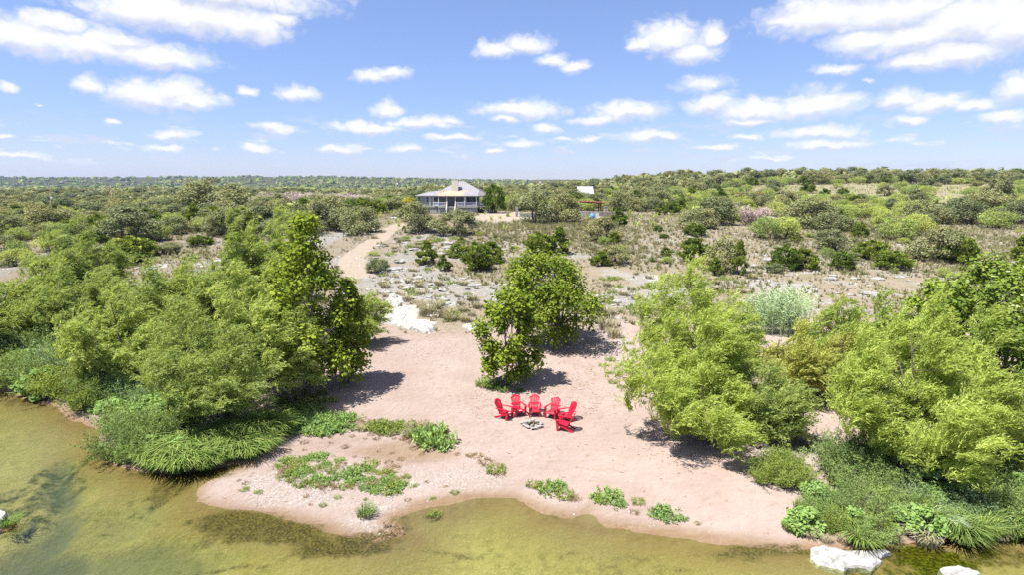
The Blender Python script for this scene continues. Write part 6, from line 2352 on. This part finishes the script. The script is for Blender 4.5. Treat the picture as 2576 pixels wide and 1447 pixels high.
# parked car behind the gate pillar
cp = ground(1312, 531)
car = tag(obj('parked_car', None, loc=(cp[0] + .5, cp[1] + 4, hz(cp[0] + .5, cp[1] + 4)), rotz=R(12)), 'dark navy car parked beyond the white gate pillar', 'car')
m2 = MB()
prof_c = [(-2.3, .35), (-2.3, .85), (-1.5, 1.02), (-.75, 1.52), (.95, 1.56), (1.75, 1.05), (2.3, .95), (2.32, .35)]
n = len(prof_c)
v = [(x, -.88 * (1 if z < 1.1 else .82), z) for x, z in prof_c] + [(x, .88 * (1 if z < 1.1 else .82), z) for x, z in prof_c]
m2.add(v, [(i, (i + 1) % n, n + (i + 1) % n, n + i) for i in range(n)])
m2.f += [np.array([list(range(n))[::-1]]), np.array([list(range(n, 2 * n))])]
m2.m.append(np.array([0, 0]))
m2.r.append(np.array([.5, .5]))
obj('body', m2.mesh('body', M['carblue']), car)
for x in (-1.45, 1.45):
    for y in (-.86, .86):
        m2 = MB()
        m2.tube([(x, y - .11, .33), (x, y + .11, .33)], [.33, .33], 14)
        obj('wheel', m2.mesh('wheel', M['tyre']), car)
for s in (-1, 1):
    m2 = MB()
    y = s * .80
    m2.add([(-1.25, y * 1.06, 1.1), (1.45, y * 1.06, 1.12), (.9, y * .93, 1.48), (-.72, y * .93, 1.45)], [(0, 1, 2, 3)])
    obj('side_window', m2.mesh('side_window', M['darkglass']), car)

# gate on the dirt road
gp = ground(985, 553)
gt = tag(obj('road_gate', None, loc=gp), 'open pipe gate post beside the dirt road', 'gate')
m2 = MB()
m2.tube([(.4, 0, -.1), (.4, 0, 1.3)], .06, 6)
obj('post', m2.mesh('post', M['pole']), gt)
for z in (.35, .7, 1.05):
    m2 = MB()
    m2.bar((-1.8, .5, z - .15), (.38, 0, z), .05, .05)
    obj('bar', m2.mesh('bar', M['pole']), gt)
rock(ground(990, 549), 1.6, 'white boulder beside the road gate', None, True, flat=.6)


# ------------------------------------------------------------------ cattle in the pasture
def cow(v, mat, label, rot, lying=False):
    p = ground(*v)
    bm = bmesh.new()
    sk = bm.verts.layers.skin.verify()
    zb = .45 if lying else .95
    J = {'pel': (-.65, 0, zb + .12), 'mid': (0, 0, zb), 'sho': (.6, 0, zb + .12), 'neck': (1.0, 0, zb + .22), 'poll': (1.3, 0, zb + .28), 'muz': (1.62, 0, zb + .0),
         'tail1': (-.88, 0, zb + .12), 'tail2': (-.95, 0, max(zb - .5, .1))}
    rad = {'pel': .30, 'mid': .36, 'sho': .31, 'neck': .19, 'poll': .15, 'muz': .09, 'tail1': .05, 'tail2': .03}
    E = [('pel', 'mid'), ('mid', 'sho'), ('sho', 'neck'), ('neck', 'poll'), ('poll', 'muz'), ('pel', 'tail1'), ('tail1', 'tail2')]
    for s in (-1, 1):
        for nm_, x0 in (('f', .55), ('h', -.65)):
            J[nm_ + 'k%d' % s] = (x0 + (.05 if nm_ == 'f' else .12), s * .22, zb - .35 if not lying else .22)
            J[nm_ + 'h%d' % s] = (x0 - (.0 if nm_ == 'f' else .08), s * .22, zb - .62 if not lying else .15)
            J[nm_ + 'f%d' % s] = (x0 + (.02 if nm_ == 'f' else .0), s * .22, .03 if not lying else .08)
            rad[nm_ + 'k%d' % s], rad[nm_ + 'h%d' % s], rad[nm_ + 'f%d' % s] = .12, .075, .06
            E += [('sho' if nm_ == 'f' else 'pel', nm_ + 'k%d' % s), (nm_ + 'k%d' % s, nm_ + 'h%d' % s), (nm_ + 'h%d' % s, nm_ + 'f%d' % s)]
    V_ = {}
    for k_, c_ in J.items():
        V_[k_] = bm.verts.new(c_)
        V_[k_][sk].radius = (rad[k_], rad[k_])
        V_[k_][sk].use_root = (k_ == 'pel')
    for a, b in E:
        bm.edges.new((V_[a], V_[b]))
    me_ = bpy.data.meshes.new('cow')
    bm.to_mesh(me_)
    bm.free()
    me_.materials.append(M[mat])
    o = tag(obj('cow', me_, loc=p, rotz=rot), label, 'cow', 'cattle in the pasture')
    o.modifiers.new('skin', 'SKIN').use_smooth_shade = True
    o.modifiers.new('sub', 'SUBSURF').levels = 1
    return o


cow((1867, 492), 'cowred', 'red-brown cow standing among light green mesquites', R(180))
cow((1906, 492), 'cowred', 'second red-brown cow near the lone mesquite clump', R(20))
cow((2434, 500), 'cowblack', 'black cow lying in the pale pasture by the solitary oak', R(10), True)


# ------------------------------------------------------------------ air: a thin even haze round everything
hm, hnt = new_mat('haze')
hv = node(hnt, 'ShaderNodeVolumePrincipled', {'Color': (.30, .52, 1.0, 1), 'Density': 0.00007, 'Anisotropy': 0.2})
node(hnt, 'ShaderNodeOutputMaterial', {'Volume': hv.outputs[0]})
hb = MB()
zt = float(max(GZ.max() + 30, CAMZ + 5))
hb.box(float(gx[0]) - 20, float(gx[-1]) + 20, float(gy[0]) - 20, float(gy[-1]) + 20, float(GZ.min()) - 1.5, zt)
tag(obj('haze', hb.mesh('haze', hm)), 'thin blue summer haze over the land', 'haze', kind='stuff')
